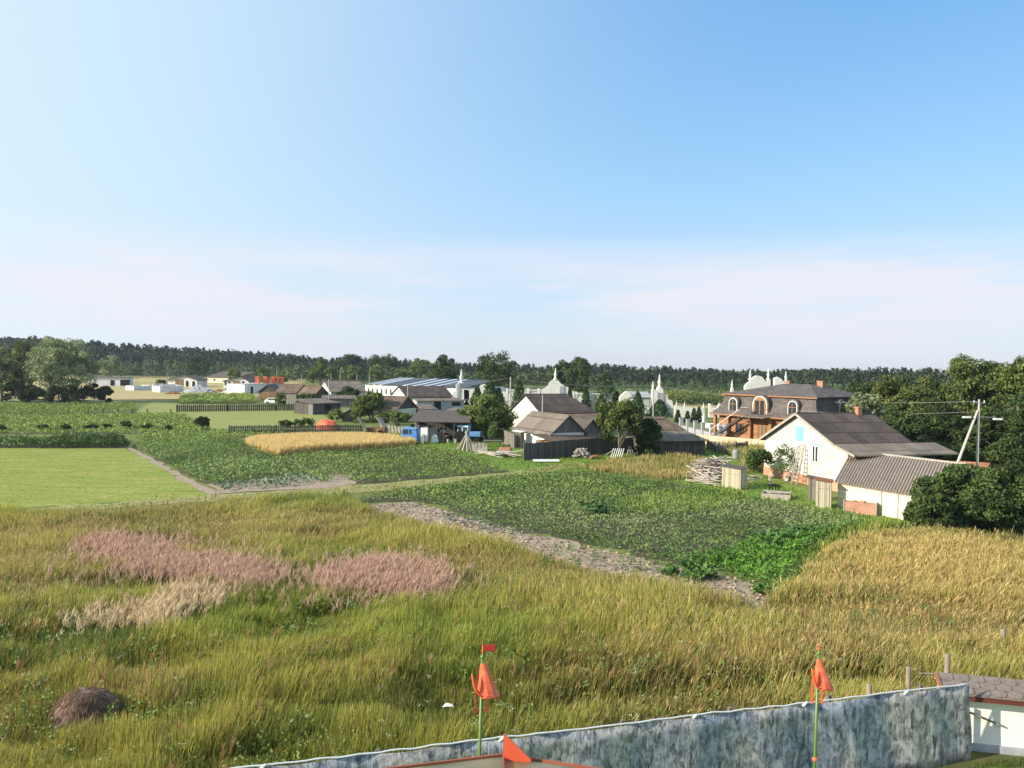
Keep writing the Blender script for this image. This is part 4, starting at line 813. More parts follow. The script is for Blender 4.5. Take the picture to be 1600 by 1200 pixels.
# ---- wooden outhouses beside the annex
def outhouse(name, label, pl, base_y, wpx, h, wall, roof, rzd, sx, sy, slope=.12, over=.12, group=None, cat='outhouse'):
    p = G(pl, base_y); o = empty(name, label, cat, (p[0], p[1], 0), R(rzd), group)
    m = MB(); m.slab([(0, -.05), (sx, -.05), (sx, h), (0, h+slope)], 0, sy); m.build('wall', wall, o)
    m = MB(); rslab(m, (-over, h+slope*(1+over/sx)+.01), (sx+over, h-slope*over/sx+.01), -over, sy+over, .05); m.build('roof', roof, o)
    d = MB(); d.box(.12, -.035, .1, .16, -.004, h-.1).box(sx-.16, -.035, .1, sx-.12, -.004, h-.1).box(.16, -.035, h*.75, sx-.16, -.004, h*.75+.08); d.build('door_frame', wall, o)
    return o
outhouse('outhouse', 'pale board privy in front of the annex wall with brown lid roof', 1274, 794, 20, 1.85, M_pwood, M_rust, -24, 1.0, 1.2)
outhouse('outhouse', 'grey board shed standing left behind the pale privy', 1262.5, 782, 14, 1.55, M_gwood, M_felt, -24, .9, 1.0)
outhouse('outhouse', 'grey board hut with dark flat lid beside the lumber heap', 1127.5, 763, 30, 1.65, M_pwood, M_felt, -38, 1.55, 1.35)
# brick planter by annex
p = G(1319, 801); o = empty('brick_stack', 'stack of weathered red bricks between boards before the cream wall', 'bricks', (p[0], p[1], 0), R(-33))
MB().box(0, 0, 0, 1.9, .6, .75).build('bricks', bricks('old_brick', (.48, .22, .15), (.36, .17, .12), (.6, .5, .42), .3, .12), o)
MB().box(-.06, -.03, -.05, -.003, .66, .85).build('board', M_beam, o); MB().box(1.903, -.03, -.05, 1.97, .66, .85).build('board', M_beam, o)
MB().cbox((.6, .3, .8), (.3, .15, .1), .4).cbox((1.1, .3, .81), (.35, .2, .12), -.5).build('loose_brick', M_rbrick, o)
# cold frame, stool
p = G(1190, 779); o = empty('cold_frame', 'low open wooden cold frame lying on the yard grass', 'cold frame', (p[0], p[1], 0), R(-22))
MB().box(0, 0, 0, 2.0, .05, .4).box(0, 1.5, 0, 2.0, 1.55, .4).box(0, .053, 0, .05, 1.497, .4).box(1.95, .053, 0, 2.0, 1.497, .4).build('side_board', M_beam, o)
MB().cbox((1.05, 1.0, .46), (1.9, .35, .05), .05).build('top_board', M_beam, o)
MB().box(.051, .051, -.02, 1.949, 1.499, .12).build('soil', darksoil_m, o)
p = G(1209, 768); o = empty('stool', 'small black stool standing behind the cold frame', 'stool', (p[0], p[1], 0), .3)
MB().cbox((0, 0, .5), (.75, .5, .08), 0).build('seat', M_dark, o, bevel=.02)
for sx in (-.3, .3):
    for sy in (-.18, .18): MB().cbox((sx, sy, .23), (.05, .05, .46)).build('leg', M_dark, o)
p = G(1203, 757); MB_ = MB().cbox((0, 0, .35), (.22, .2, .7)); o = MB_.build('stump_post', M_beam, None, bevel=.03); o.location = (p[0], p[1], 0); tag(o, 'short thick whitened post standing left of the stool', 'post')
p = G(1233, 751); o = empty('step_stool', 'small white step stool at the foot of the ladder', 'stool', (p[0], p[1], 0), .2)
MB().box(-.3, -.2, .38, .3, .2, .42).build('seat', M_wtrim, o); MB().box(-.3, -.2, 0, -.26, .2, .378).box(.26, -.2, 0, .3, .2, .378).build('leg', M_wtrim, o); MB().box(-.258, .05, .15, .258, .09, .19).build('rung', M_wtrim, o)
# ladder: A-frame with rear leg, leaning to the hatch
_s = 6.0; p = A0W+gd*_s-rd*.15
def ladder():
    o = empty('ladder', 'tall wooden step ladder under the blue loft hatch', 'ladder', (p[0], p[1], 0), rz)
    top = 3.35; rails = MB(); 
    for s, y0, y1 in ((-.2, -1.0, 0), (.25, -.9, 0)): rails.bar((s-.15+(.0), y0, 0), (s*.8, y1-.25, top), .07, .05)
    rails.build('front_rail', M_beam, o)
    back = MB()
    for a, b in (((-1.9, -.6, 0), (-.5, -.3, top-.15)), ((-1.1, -.55, 0), (-.35, -.3, top-.15))): back.bar(a, b, .06, .05)
    back.build('back_rail', M_beam, o)
    for k in range(9):
        t = (k+1)/10; MB().bar((-.35+.19*t, -1.0+.75*t, top*t), (.1+.1*t, -.9+.65*t, top*t), .05, .04).build('rung', M_beam, o)
    for k in range(5):
        t = (k+1)/6; MB().bar((-1.9+1.4*t, -.6+.3*t, (top-.15)*t), (-1.1+.75*t, -.55+.25*t, (top-.15)*t), .05, .04).build('rung', M_beam, o)
ladder()
# ---- lumber heap
def jumble(name, label, cat, px, py, sx, sy, hh, n, ln, th, mat, seed, rzd=0, piece='log', fan=.5, rnd=True):
    rr = random.Random(seed); p = G(px, py); o = empty(name, label, cat, (p[0], p[1], 0), R(rzd))
    for i in range(n):
        t = i/n; z = hh*t*.95+th; k = 1-t*.75
        x = rr.uniform(-sx, sx)*k; y = rr.uniform(-sy, sy)*k; a = rr.gauss(0, fan); l = ln*rr.uniform(.6, 1.15); tl = rr.gauss(0, .12)
        d = Vector((math.cos(a)*l/2, math.sin(a)*l/2, tl*l/2)); c = Vector((x, y, z+abs(d.z)*.5)); m = MB(); 
        if rnd: m.tube([c-d, c+d*.3, c+d], [th*rr.uniform(.7, 1.2), th*.9, th*rr.uniform(.5, .9)], 7)
        else: m.bar(c-d, c+d, th*2.2, th*.7)
        m.build(piece, mat, o)
    return o
M_log = noisy('old_timber', two((.28, .24, .21), (.56, .50, .45)), 3, stretch=(1, 1, 1), bmp=.5)
jumble('lumber_heap', 'big heap of weathered poles and boards behind the grey board hut', 'lumber', 1114, 748, 1.9, 1.3, 1.75, 140, 2.0, .055, M_log, 3, -15, fan=.9)
jumble('plank_pile', 'lower pile of slanting grey planks at the foot of the lumber heap', 'lumber', 1102, 757, 1.9, .4, .6, 30, 1.3, .055, M_log, 5, -50, 'plank', .35, False)
p = G(1149, 740); o = empty('barrel', 'dark metal barrel end sticking out of the lumber heap', 'barrel', (p[0], p[1], 1.35), 0)
MB().lathe([(.0, 0), (.26, 0), (.28, .05), (.28, .35), (.27, .4), (.28, .45), (.28, .75), (.26, .8)], n=16).build('body', M_grey, o, True); MB().lathe([(0.0, .801), (.25, .801), (.25, .83)], n=16).build('lid', M_grey, o)
jumble('board_rack', 'few pale boards stacked right of the grey board hut', 'boards', 1175, 757, .4, .4, .8, 6, 1.6, .06, M_beam, 8, -20, 'plank', .15, False)
# ---- garden gate rail fences behind heap
def picket(name, label, a, b, h, mat, gap=.15, pw=.09, rails=True, group=None, seed=1, jag=.06, cat='fence', post_every=2.5, postm=None):
    rr = random.Random(seed); a = np.array(a); b = np.array(b); rz_, Lx = frame2(a, b); o = empty(name, label, cat, (a[0], a[1], 0), rz_, group)
    m = MB(); x = 0
    while x < Lx:
        hh = h+rr.uniform(-jag, jag); t = rr.uniform(-.02, .02); m.cbox((x+pw/2, 0, hh/2), (pw, .025, hh), 0, 0, t); x += gap*rr.uniform(.92, 1.08)
    m.build('pickets', mat, o)
    if rails: MB().box(0, .02, h*.25, Lx, .06, h*.25+.08).box(0, .02, h*.75, Lx, .06, h*.75+.08).build('rail', mat, o)
    k = int(Lx/post_every)+1
    for i in range(k+1):
        x = min(i*post_every, Lx); MB().cbox((x, .12, (h+.1)/2), (.13, .13, h+.1)).build('post', postm or mat, o)
    return o
picket('picket_fence', 'far dark picket fence between pasture and maize patch', G(276, 643.5), G(497, 641), 1.25, M_dwood, .36, .27, seed=2, post_every=9)
picket('picket_fence', 'lower dark picket fence behind the golden wheat', G(358, 677.5), G(566, 675.5), 1.05, M_dwood, .22, .15, seed=3, post_every=6)
picket('picket_fence', 'low dark slatted fence between barn and lumber yard', G(1104, 702), G(1122, 708), 1.1, M_dwood, .16, .09, seed=5)
picket('picket_fence', 'grey garden gate section with a diagonal brace', G(1122, 710), G(1151, 708), 1.1, M_gwood, .2, .07, seed=6)
picket('picket_fence', 'short dark slatted section right of the garden gate', G(1151, 707), G(1168, 706), 1.15, M_dwood, .15, .1, seed=7)
p = G(1122, 706); q = G(1150, 712); m = MB(); m.bar((0, 0, 1.1), (q[0]-p[0], q[1]-p[1], .1), .1, .06); o = m.build('leaning_pole', M_beam); o.location = (p[0], p[1], 0); tag(o, 'pale pole leaning across the grey garden gate', 'pole')
# plank fence in the middle
picket('plank_fence', 'long dark grey board fence in front of the wooden barns', G(820, 720), G(948, 709), 1.75, M_dwood, .155, .15, seed=8, jag=.04)
picket('plank_fence', 'far end of the dark board fence behind the leafy plum tree', G(948, 709), G(1003, 706), 1.65, M_dwood, .155, .15, seed=9, jag=.04)
picket('plank_fence', 'pale grey board fence left of the white barn', G(785, 693), G(803, 701), 1.7, M_gwood, .16, .15, seed=10)
# cream concrete fence, grey pillar fence
def panel_fence(name, label, a, b, h, mat, step, postm=None, pillar=.16, ph=0, cap=False):
    rz_, Lx = frame2(a, b); o = empty(name, label, 'fence', (a[0], a[1], 0), rz_); k = max(1, round(Lx/step))
    for i in range(k):
        x0, x1 = Lx*i/k+pillar/2+.003, Lx*(i+1)/k-pillar/2-.003; MB().box(x0, -.04, -.05, x1, .04, h).box(x0, -.055, h*.32, x1, -.042, h*.34).box(x0, -.055, h*.65, x1, -.042, h*.67).build('panel', mat, o)
    for i in range(k+1):
        x = Lx*i/k; m = MB().cbox((x, 0, (h+ph)/2), (pillar, pillar, h+ph+.06))
        if cap: m.cbox((x, 0, h+ph+.1), (pillar+.12, pillar+.12, .1))
        m.build('post', postm or mat, o)
    return o
panel_fence('concrete_fence', 'cream pink concrete panel fence before the orange log house', G(1075, 691.5), G(1200, 703), 1.15, M_fence, 2.4)
panel_fence('pillar_fence', 'grey low wall with tall pillars beside the thujas', G(1064, 672), G(1125, 688), .75, M_gconc, 3.4, pillar=.5, ph=1.0, cap=True)
panel_fence('pillar_fence', 'pale pillar wall along the road left of the log house porch', G(1100, 668), G(1135, 672), .8, M_wplas, 3.6, M_wtrim, pillar=.45, ph=.9, cap=True)
panel_fence('brick_fence', 'low reddish brick garden wall behind the annex on the right', G(1448, 726), G(1570, 733), .55, M_rbrick, 3.0)

# ---- mansard log house
Am = G(1110, 645, 3.5); gdir = np.array([.6, -.8]); rdir = np.array([.8, .6]); Lf = 16.2; Dp = 14.0
mh = empty('mansard_house', 'orange log house with big grey shingled mansard roof and arched dormers', 'house', (Am[0], Am[1], 0), math.atan2(-.8, .6))
# local x along front (left to right), y away
ze, zm, zr = 3.5, 6.15, 7.5; ins = 1.35
MB().box(.9, .75, -.1, Lf-.9, Dp-.9, ze-.125).build('wall', M_owood, mh)
def ringroof(rings, name, mat, flare=None):
    m = MB(); vs = []
    for (x0, y0, x1, y1, z) in rings: vs += [(x0, y0, z), (x1, y0, z), (x1, y1, z), (x0, y1, z)]
    fs = []
    for i in range(len(rings)-1):
        for k in range(4): fs.append((i*4+k, i*4+(k+1) % 4, i*4+4+(k+1) % 4, i*4+4+k))
    fs.append((3, 2, 1, 0)); n = (len(rings)-1)*4; fs.append((n, n+1, n+2, n+3)); m.add(vs, fs); return m.build(name, mat, mh)
ringroof([(0, 0, Lf, Dp, ze-.12), (0, 0, Lf, Dp, ze), (.75, .7, Lf-.75, Dp-.7, ze+.75), (1.2, 1.15, Lf-1.2, Dp-1.15, ze+1.7), (ins, ins, Lf-ins, Dp-ins, zm)], 'mansard_roof', M_shing)
ringroof([(ins-.3, ins-.3, Lf-ins+.3, Dp-ins+.3, zm-.06), (ins-.3, ins-.3, Lf-ins+.3, Dp-ins+.3, zm+.06), (7, Dp/2-.3, Lf-5.5, Dp/2+.3, zr+.15)], 'upper_roof', M_shing)
MB().box(ins-.36, ins-.36, zm-.14, Lf-ins+.36, ins-.305, zm+.02).box(0, -.05, ze-.2, Lf, -.003, ze-.02).build('gutter', M_opan, mh)
def dormer(x, wd, z0, hh, door=False, face='F'):
    "half-barrel dormer out of the front slope"
    pts = [(-wd/2, 0)]+[(-wd/2*math.cos(t*math.pi/12)*1.0, hh-wd/2+wd/2*math.sin(t*math.pi/12)) for t in range(13)]+[(wd/2, 0)]
    def xf(m, off, big, y0, y1, mat, nm, par, inner=None):
        P = [((a*(wd/2+big)/(wd/2)), b*(1+big/hh)) for a, b in pts]
        n = len(P); vs = []
        for yy in (y0, y1):
            for a, b in P:
                vs.append((x+a, yy, z0+b) if face == 'F' else (Lf-yy, x+a, z0+b))
        m.add(vs, [tuple(range(n)), tuple(reversed(range(n, 2*n)))]+[((i+1) % n, i, n+i, n+(i+1) % n) for i in range(n)]); return m.build(nm, mat, par)
    d = xf(MB(), 0, .22, .52 if not door else .35, 2.2, M_shing, 'dormer', mh)
    xf(MB(), 0, .03, .48 if not door else .3, .517 if not door else .347, M_wtrim, 'window_frame' if not door else 'dormer_frame', d)
    xf(MB(), 0, -.06, .455 if not door else .275, .477 if not door else .297, GL if not door else M_opan, 'pane', d)
    m = MB(); y_ = (.43, .452) if not door else (.25, .272)
    for a0, a1, b0, b1 in ((-.04, .04, .0, hh*.95), (-wd/2+.1, -.045, hh*.5, hh*.5+.08), (.045, wd/2-.1, hh*.5, hh*.5+.08), (-wd/2+.06, wd/2-.06, -.06, -.003)):
        if face == 'F': m.box(x+a0, y_[0], z0+b0, x+a1, y_[1], z0+b1)
        else: m.box(Lf-y_[1], x+a0, z0+b0, Lf-y_[0], x+a1, z0+b1)
    m.build('glazing_bar', M_opan, d); return d
dormer(3.3, 1.25, ze+.5, 1.65); d2 = dormer(12.2, 1.25, ze+.5, 1.65); dd = dormer(7.6, 2.1, ze+.25, 2.3, door=True); dormer(6.0, 1.5, ze+.5, 1.7, face='R')
MB().box(6.95, .22, ze+.28, 7.5, .245, ze+2.0).box(7.72, .22, ze+.28, 8.25, .245, ze+2.0).build('balcony_door', GL, dd)
# balcony
MB().box(5.9, -1.3, ze-.18, 9.4, .1, ze-.05).build('balcony_floor', M_gwood, mh)
m = MB(); m.bar((5.95, -1.27, ze+.95), (9.35, -1.27, ze+.95), .06, .05)
for k in range(13): m.bar((5.95+k*3.4/12, -1.27, ze-.05), (5.95+k*3.4/12, -1.27, ze+.95), .03, .03)
m.bar((9.35, -1.27, ze+.95), (9.35, .1, ze+.95), .06, .05); m.build('balcony_railing', M_dwood, mh)
MB().lathe([(.05, 0), (.42, .12), (.5, .16), (.44, .14)], 6.3, -1.2, 16).build('satellite_dish', M_wtrim, mh).location.z = ze+.9
# stairs down to the left
for k in range(14):
    t = k/13; MB().cbox((5.6-4.4*t, -.95, ze-.2-2.9*t), (.36, .9, .06)).build('stair_tread', M_dwood, mh)
m = MB()
for yy in (-1.42, -.5): m.bar((5.7, yy, ze-.35), (1.1, yy, .2), .06, .22)
m.build('stair_stringer', M_dwood, mh)
m = MB()
for yy in (-1.42,): m.bar((5.7, yy, ze+.8), (1.1, yy, 1.3), .05, .05); m.bar((3.4, yy, 1.6), (3.4, yy, 2.5), .04, .04); m.bar((1.1, yy, .2), (1.1, yy, 1.3), .05, .05)
m.build('stair_railing', M_wtrim, mh)
for x_ in (.5, 2.6, 6.1, 9.2, 12.8, 15.6): MB().box(x_-.18, .25, -.1, x_+.18, .61, ze-.123).build('column', M_opan, mh)
MB().box(7.1, .69, 0, 8.4, .747, 2.2).build('front_door', M_bwood, mh)
for x_ in (3.6, 10.4, 13.2): window(mh, 'F', x_, 1.0, 1.2, 1.4, Lf, Dp, M_opan).location = (0, .745, 0)
MB().box(1.5, .5, 0.9, 2.3, .7, 1.9).build('blue_cabinet', M_blue, mh)
chimney(mh, 11.5, Dp/2+1, zm+.4, zr+.55, M_rbrick, .8); chimney(mh, 6, Dp/2+2, zm+.4, zr+.4, M_rbrick, .6)

# ---- middle house and barns
o, w_, L_, h_ = gable('white_gabled_house', 'white gabled house with dark brown hipped sheet roof at the centre', 'house', G(800, 640, 3.0), G(846, 645, 3.0), 9.3, 3.0, 2.35, M_white, M_roofb, hip=2.6, gablem=M_wplas)
MB().box(3.6, -.06, 3.1, 4.5, -.022, 4.1).build('loft_hatch', M_wplas, o)
leanto(o, w_+.05, w_+2.6, -.2, 9.6, 2.75, 2.25, M_roofr, M_dwood)
leanto(o, w_+2.65, w_+4.6, 3.2, 9.4, 2.2, 1.9, M_roofg, M_dwood, name='porch_roof')
A = G(861, 677, 2.0); dr = np.array([.86, .51]); B = A+dr*4.6
o, w_, L_, h_ = gable('white_walled_barn', 'long barn with white wall and grey brown roof, wooden gable at right', 'barn', A, B, 7.6, 2.0, 1.9, M_wplas, M_roofg, gablem=M_gwood)
MB().box(-.05, 7.8, 1.3, 2.3, 9.0, 1.36).build('side_roof', M_roofg, o); MB().box(.2, 7.65, -.1, 2.2, 8.9, 1.297).build('side_wall', M_gwood, o)
leanto(o, 1.0, 1.01, 0, 0, 0, 0, M_roofg) if False else None
# low wooden shed right of it
A = G(906, 676, 1.6); B = G(939, 672, 1.6)
gable('wooden_shed', 'grey board shed with sunlit wooden gable behind the plum tree', 'shed', A, B, 5, 1.6, 1.4, M_gwood, M_felt)
A = G(863, 690, 1.35); B = G(938, 684, 1.35); rz_, w_ = frame2(A, B)
o = empty('low_shed', 'low board shed with sloping brown roof behind the dark board fence', 'shed', (A[0], A[1], 0), rz_)
MB().slab([(0, -.05), (w_, -.05), (w_, 1.3), (0, 1.3)], .1, 2.6).build('wall', M_bwood, o)
m = MB(); m.add([(-.2, -.2, 1.33), (w_+.2, -.2, 1.33), (w_+.2, 2.9, 1.85), (-.2, 2.9, 1.85), (-.2, -.2, 1.4), (w_+.2, -.2, 1.4), (w_+.2, 2.9, 1.92), (-.2, 2.9, 1.92)], [(0, 3, 2, 1), (4, 5, 6, 7), (0, 1, 5, 4), (1, 2, 6, 5), (2, 3, 7, 6), (3, 0, 4, 7)]); m.build('roof', M_roofr, o)
# privy near barn
outhouse('outhouse', 'open board hut with white lid roof at the left end of the white barn', 801, 699, 20, 1.8, M_gwood, M_wtrim, -28, 1.0, 1.0, .1)
# barn 2 (dark, right)
A = G(1000, 690, 2.0); B = G(1103, 685, 1.7); rz_, w_ = frame2(G(1010, 712), G(1102, 711)); p = G(1004, 712)
o = empty('dark_barn', 'wide dark board barn under a two part grey brown roof left of the lumber heap', 'barn', (p[0], p[1], 0), rz_-.03)
wb = w_+.3
MB().box(0, 0, -.1, wb, 5.2, 1.65).build('wall', M_dwood, o)
m = MB(); m.add([(-.3, -.4, 1.55), (wb+.35, -.4, 1.6), (wb-1.2, 2.3, 2.4), (-.3, 2.3, 2.4), (-.3, -.4, 1.63), (wb+.35, -.4, 1.68), (wb-1.2, 2.3, 2.48), (-.3, 2.3, 2.48)], [(0, 3, 2, 1), (4, 5, 6, 7), (0, 1, 5, 4), (1, 2, 6, 5), (2, 3, 7, 6), (3, 0, 4, 7)]); m.build('lower_roof', M_roofg, o)
m = MB(); m.add([(-.3, 2.32, 2.5), (wb-1.2, 2.32, 2.5), (wb-2.3, 6.4, 3.75), (-.3, 6.4, 3.75), (-.3, 2.32, 2.58), (wb-1.2, 2.32, 2.58), (wb-2.3, 6.4, 3.83), (-.3, 6.4, 3.83)], [(0, 3, 2, 1), (4, 5, 6, 7), (0, 1, 5, 4), (1, 2, 6, 5), (2, 3, 7, 6), (3, 0, 4, 7)]); m.build('upper_roof', M_roofr, o)
MB().slab([(0, 1.66), (wb-1.6, 1.66), (wb-2.6, 2.6), (wb-2.6, 3.6), (0, 3.6)], 5.3, 6.2).build('back_wall', M_dwood, o)

# ---- open shed and yard things
A = G(652, 690); B = G(722, 690); rz_, w_ = frame2(A, B); o = empty('open_shed', 'open fronted old shed with flat dark roof full of stored things', 'shed', (A[0], A[1], 0), rz_)
hs = 2.55
m = MB(); m.add([(-1.2, -.9, hs-.05), (w_+.9, -1.2, hs-.15), (w_+1.3, 5.2, hs+.9), (.3, 5.2, hs+1.0), (-1.2, -.9, hs+.05), (w_+.9, -1.2, hs-.05), (w_+1.3, 5.2, hs+1.0), (.3, 5.2, hs+1.1)], [(0, 3, 2, 1), (4, 5, 6, 7), (0, 1, 5, 4), (1, 2, 6, 5), (2, 3, 7, 6), (3, 0, 4, 7)]); m.build('roof', M_felt, o)
MB().box(0, 4.6, -.1, w_, 4.75, hs+.7).box(-.15, .3, -.1, 0, 4.75, hs-.05).build('wall', M_gwood, o)
for x_, t_ in ((.1, .0), (1.3, .02), (2.4, -.01), (3.2, 0), (4.5, .02), (w_-.1, 0)): MB().cbox((x_, 0, hs/2-.06), (.14, .14, hs-.1), 0, 0, t_).build('post', M_beam, o)
for x0, x1, z1, mt in ((.2, .75, 2.1, M_gwood), (.8, 1.25, 1.9, M_wplas), (1.4, 2.3, 1.75, M_beam), (2.5, 3.0, 1.2, M_gwood)): MB().box(x0, .1, -.05, x1, .16, z1).build('board_panel', mt, o)
def small(name, label, cat, px, py, fn, rzd=0, group=None):
    p = G(px, py); o = empty(name, label, cat, (p[0], p[1], 0), R(rzd), group); fn(o); return o
small('white_sheet', 'white sheet of board leaning at the left front of the open shed', 'sheet', 662, 691, lambda o: (MB().cbox((0, 0, .95), (.9, .05, 1.7), 0, -.2).build('board', M_wtrim, o), MB().cbox((-.43, 0, .95), (.05, .08, 1.75), 0, -.2).build('edge', M_beam, o)))
small('white_sack', 'bulky white sack standing before the open shed', 'sack', 679, 692, lambda o: MB().slab([(-.5, 0), (.35, 0), (.5, .25), (.3, .85), (-.1, 1.0), (-.35, .7)], -.2, .25).build('sack', M_wplas, o, bevel=.08))
small('red_machine', 'red and white machine parked inside the open shed', 'machine', 692, 688, lambda o: (MB().box(-.4, -.3, .6, .45, .5, 1.6).build('body', M_dred, o, bevel=.05), MB().box(-.4, -.34, 1.0, .45, -.305, 1.35).build('stripe', M_wtrim, o), MB().lathe([(0.05, 0), (.3, .02), (.3, .2), (.05, .22)], n=14).build('wheel', M_dark, o)))
small('black_barrel', 'dark drum beside the white sack at the open shed', 'barrel', 698, 692, lambda o: (MB().lathe([(.28, 0), (.3, .05), (.3, .8), (.28, .85)], n=14).build('body', M_dark, o), MB().lathe([(.05, .851), (.26, .851), (.26, .88)], n=14).build('lid', M_grey, o)))
small('fence_post', 'thick weathered post before the shed between cab and sack', 'post', 661, 694, lambda o: MB().cbox((0, 0, .6), (.28, .26, 1.2)).build('post', M_beam, o, bevel=.04))
for x_, lab in ((636, 'left stump post before the blue cab'), (700, 'stump standing right of the dark drum'), (712, 'stump left of the tractor wheel')):
    small('wooden_stump', 'short '+lab, 'stump', x_, 693, lambda o: MB().lathe([(.17, 0), (.15, .3), (.13, .55)], n=9).build('log', M_beam, o))
def cab(o):
    MB().slab([(0, .35), (1.9, .35), (1.9, 1.15), (1.8, 1.9), (.12, 1.95), (-.05, 1.2)], -.8, .8).build('body', plain('cab_blue', (.08, .22, .52), .45, .5), o, bevel=.06)
    MB().box(.15, -.83, 1.2, .8, -.802, 1.72).box(.95, -.83, 1.2, 1.2, -.802, 1.72).build('side_window', GL, o)
    MB().bar((-.03, -.6, 1.5), (-.03, .6, 1.5), .5, .04).build('windscreen', GL, o)
    MB().box(.05, -.86, 1.86, 1.85, -.803, 1.96).build('trim', M_blue, o)
    for x_ in (.35, 1.6): MB().tube([(x_, -.85, .34), (x_, -.6, .34)], .33, 14).build('wheel', M_dark, o)
small('blue_cab', 'old blue truck cab parked at the left of the open shed', 'vehicle', 630, 692.5, cab, -8)
def tractor(o):
    MB().slab([(0, .75), (1.35, .75), (1.45, 2.05), (.1, 2.05)], -.65, .65).build('cab', plain('tractor_white', (.62, .72, .80), .45, .5), o, bevel=.05)
    MB().box(-.35, -.55, 2.02, 1.5, .7, 2.12).build('roof', M_blue, o)
    MB().box(.18, -.69, 1.25, .62, -.655, 1.9).box(.78, -.69, 1.25, 1.3, -.655, 1.9).build('side_window', GL, o)
    MB().box(1.47, -.5, .7, 3.0, .5, 1.35).build('hood', plain('hood_blue', (.08, .2, .42), .5, .5), o, bevel=.08)
    MB().tube([(1.9, .0, 1.3), (1.9, 0, 2.2)], .05, 8).build('exhaust', M_dark, o)
    for y_ in (-.95, .65): MB().tube([(.45, y_, .72), (.45, y_+.32, .72)], .72, 18).build('rear_wheel', M_dark, o)
    for y_ in (-.75, .5): MB().tube([(2.6, y_, .4), (2.6, y_+.25, .4)], .4, 16).build('front_wheel', M_dark, o)
small('tractor', 'old tractor with white and blue cab parked beside the open shed', 'tractor', 716, 690, tractor, -14)
def teepee(o):
    rr = random.Random(4)
    for k in range(34):
        a = rr.uniform(0, 6.28); r = rr.uniform(.9, 1.45); m = MB(); m.bar((math.cos(a)*r, math.sin(a)*r, 0), (math.cos(a+.4)*-.12, math.sin(a)*.12, rr.uniform(1.7, 2.25)), rr.uniform(.08, .16), .05); m.build('plank', M_log, o)
small('plank_stack', 'cone of grey planks stood on end in front of the tractor', 'planks', 729, 704, teepee)
def leanplanks(o):
    rr = random.Random(9)
    for k in range(12): m = MB(); x = k*.14; m.bar((x, 0, 0), (x-.12, .5, rr.uniform(.75, 1.05)), .1, .04); m.build('plank', M_log, o)
small('leaning_boards', 'row of short boards leaning right of the plank cone', 'boards', 739, 706, leanplanks)
jumble('beam_stack', 'long pale beams lying on the grass right of the plank cone', 'beams', 770, 713, 1.2, .35, .35, 9, 4.2, .1, M_beam, 11, -52, 'beam', .06, False)
jumble('beam_stack', 'pile of thick squared beams before the dark fence end', 'beams', 795, 714, .7, .4, .5, 8, 2.4, .13, M_beam, 12, -25, 'beam', .08, False)
small('brick_pallet', 'block of orange red bricks behind the pale beams', 'bricks', 779, 711, lambda o: (MB().box(0, 0, .12, 1.25, .8, .8).build('bricks', M_rbrick, o), MB().box(-.02, -.02, 0, 1.27, .82, .117).build('pallet', M_beam, o)), -12)
small('old_table', 'dark low table in the shade between tractor and white barn', 'table', 757, 699, lambda o: (MB().box(0, 0, .7, 2.0, .9, .78).build('tabletop', M_gwood, o), [MB().box(x, y, 0, x+.1, y+.1, .697).build('leg', M_gwood, o) for x in (.05, 1.85) for y in (.05, .75)]), 8)
small('white_board', 'flat white board lying at the foot of the dark fence', 'board', 834, 723, lambda o: (MB().cbox((1.3, .3, .18), (2.6, .8, .06), 0, .1).build('board', M_wtrim, o), MB().box(.2, 0, 0, .35, .5, .13).box(2.2, 0, 0, 2.35, .5, .13).build('support', M_beam, o)), 6)
jumble('firewood_pile', 'heap of split firewood against the dark board fence', 'firewood', 908, 716, 1.1, .35, .95, 60, .55, .1, M_beam, 14, 8, 'log', 1.2)
small('rusty_sheet', 'bent rusty metal sheet lying beside the firewood', 'metal sheet', 921, 718, lambda o: MB().slab([(0, 0), (.4, .35), (.9, .4), (1.4, .2), (1.7, 0), (1.65, -.02), (1.35, .15), (.9, .34), (.45, .3), (.05, -.03)], 0, .9).build('sheet', M_rust, o), 5)
def sticks(o):
    for k in range(6): m = MB(); m.bar((k*.22, 0, 0), (k*.22+.35, .4, 1.0), .05, .04); m.build('stick', M_wtrim, o)
    m = MB(); m.bar((-.6, 0, .3), (.2, .3, .75), .12, .04); m.build('board', M_beam, o)
small('leaning_sticks', 'white sticks leaning under the pale stemmed plum tree', 'sticks', 954, 716, sticks)
small('sawhorse', 'wooden sawhorse with crossed legs under the plum tree', 'sawhorse', 984, 713, lambda o: [MB().bar(a, b, .07, .06).build('leg', M_beam, o) for a, b in (((-.4, -.3, 0), (0, .3, 1.1)), ((.15, -.3, 0), (-.1, .3, 1.1)), ((.5, -.3, 0), (.1, .3, 1.05)))])
def cart(o):
    MB().slab([(0, .3), (2.6, .3), (2.6, 1.1), (0, 1.0)], -.7, .7).build('body', M_bwood, o)
    MB().bar((-.1, -.8, 1.0), (-.9, -.9, 2.4), 1.3, .06).build('tailboard', M_beam, o)
    MB().bar((2.7, .6, .5), (1.2, 1.3, 2.3), .9, .06).build('raised_board', M_beam, o)
    for x_ in (.5, 2.1): MB().tube([(x_, -.9, .38), (x_, -.72, .38)], .38, 14).build('wheel', M_dark, o)
small('farm_cart', 'old brown farm cart with raised grey boards behind the wheat', 'cart', 573, 679.5, cart, -6)
def bent(o):
    for k in range(9): m = MB(); m.bar((k*.45, .1*k, 0), (k*.45-.2, .1*k, 1.25-.07*k), .4, .05); m.build('plank', M_beam, o)
small('bent_planks', 'sagging grey board fence behind the farm cart', 'planks', 598, 676, bent, -15)
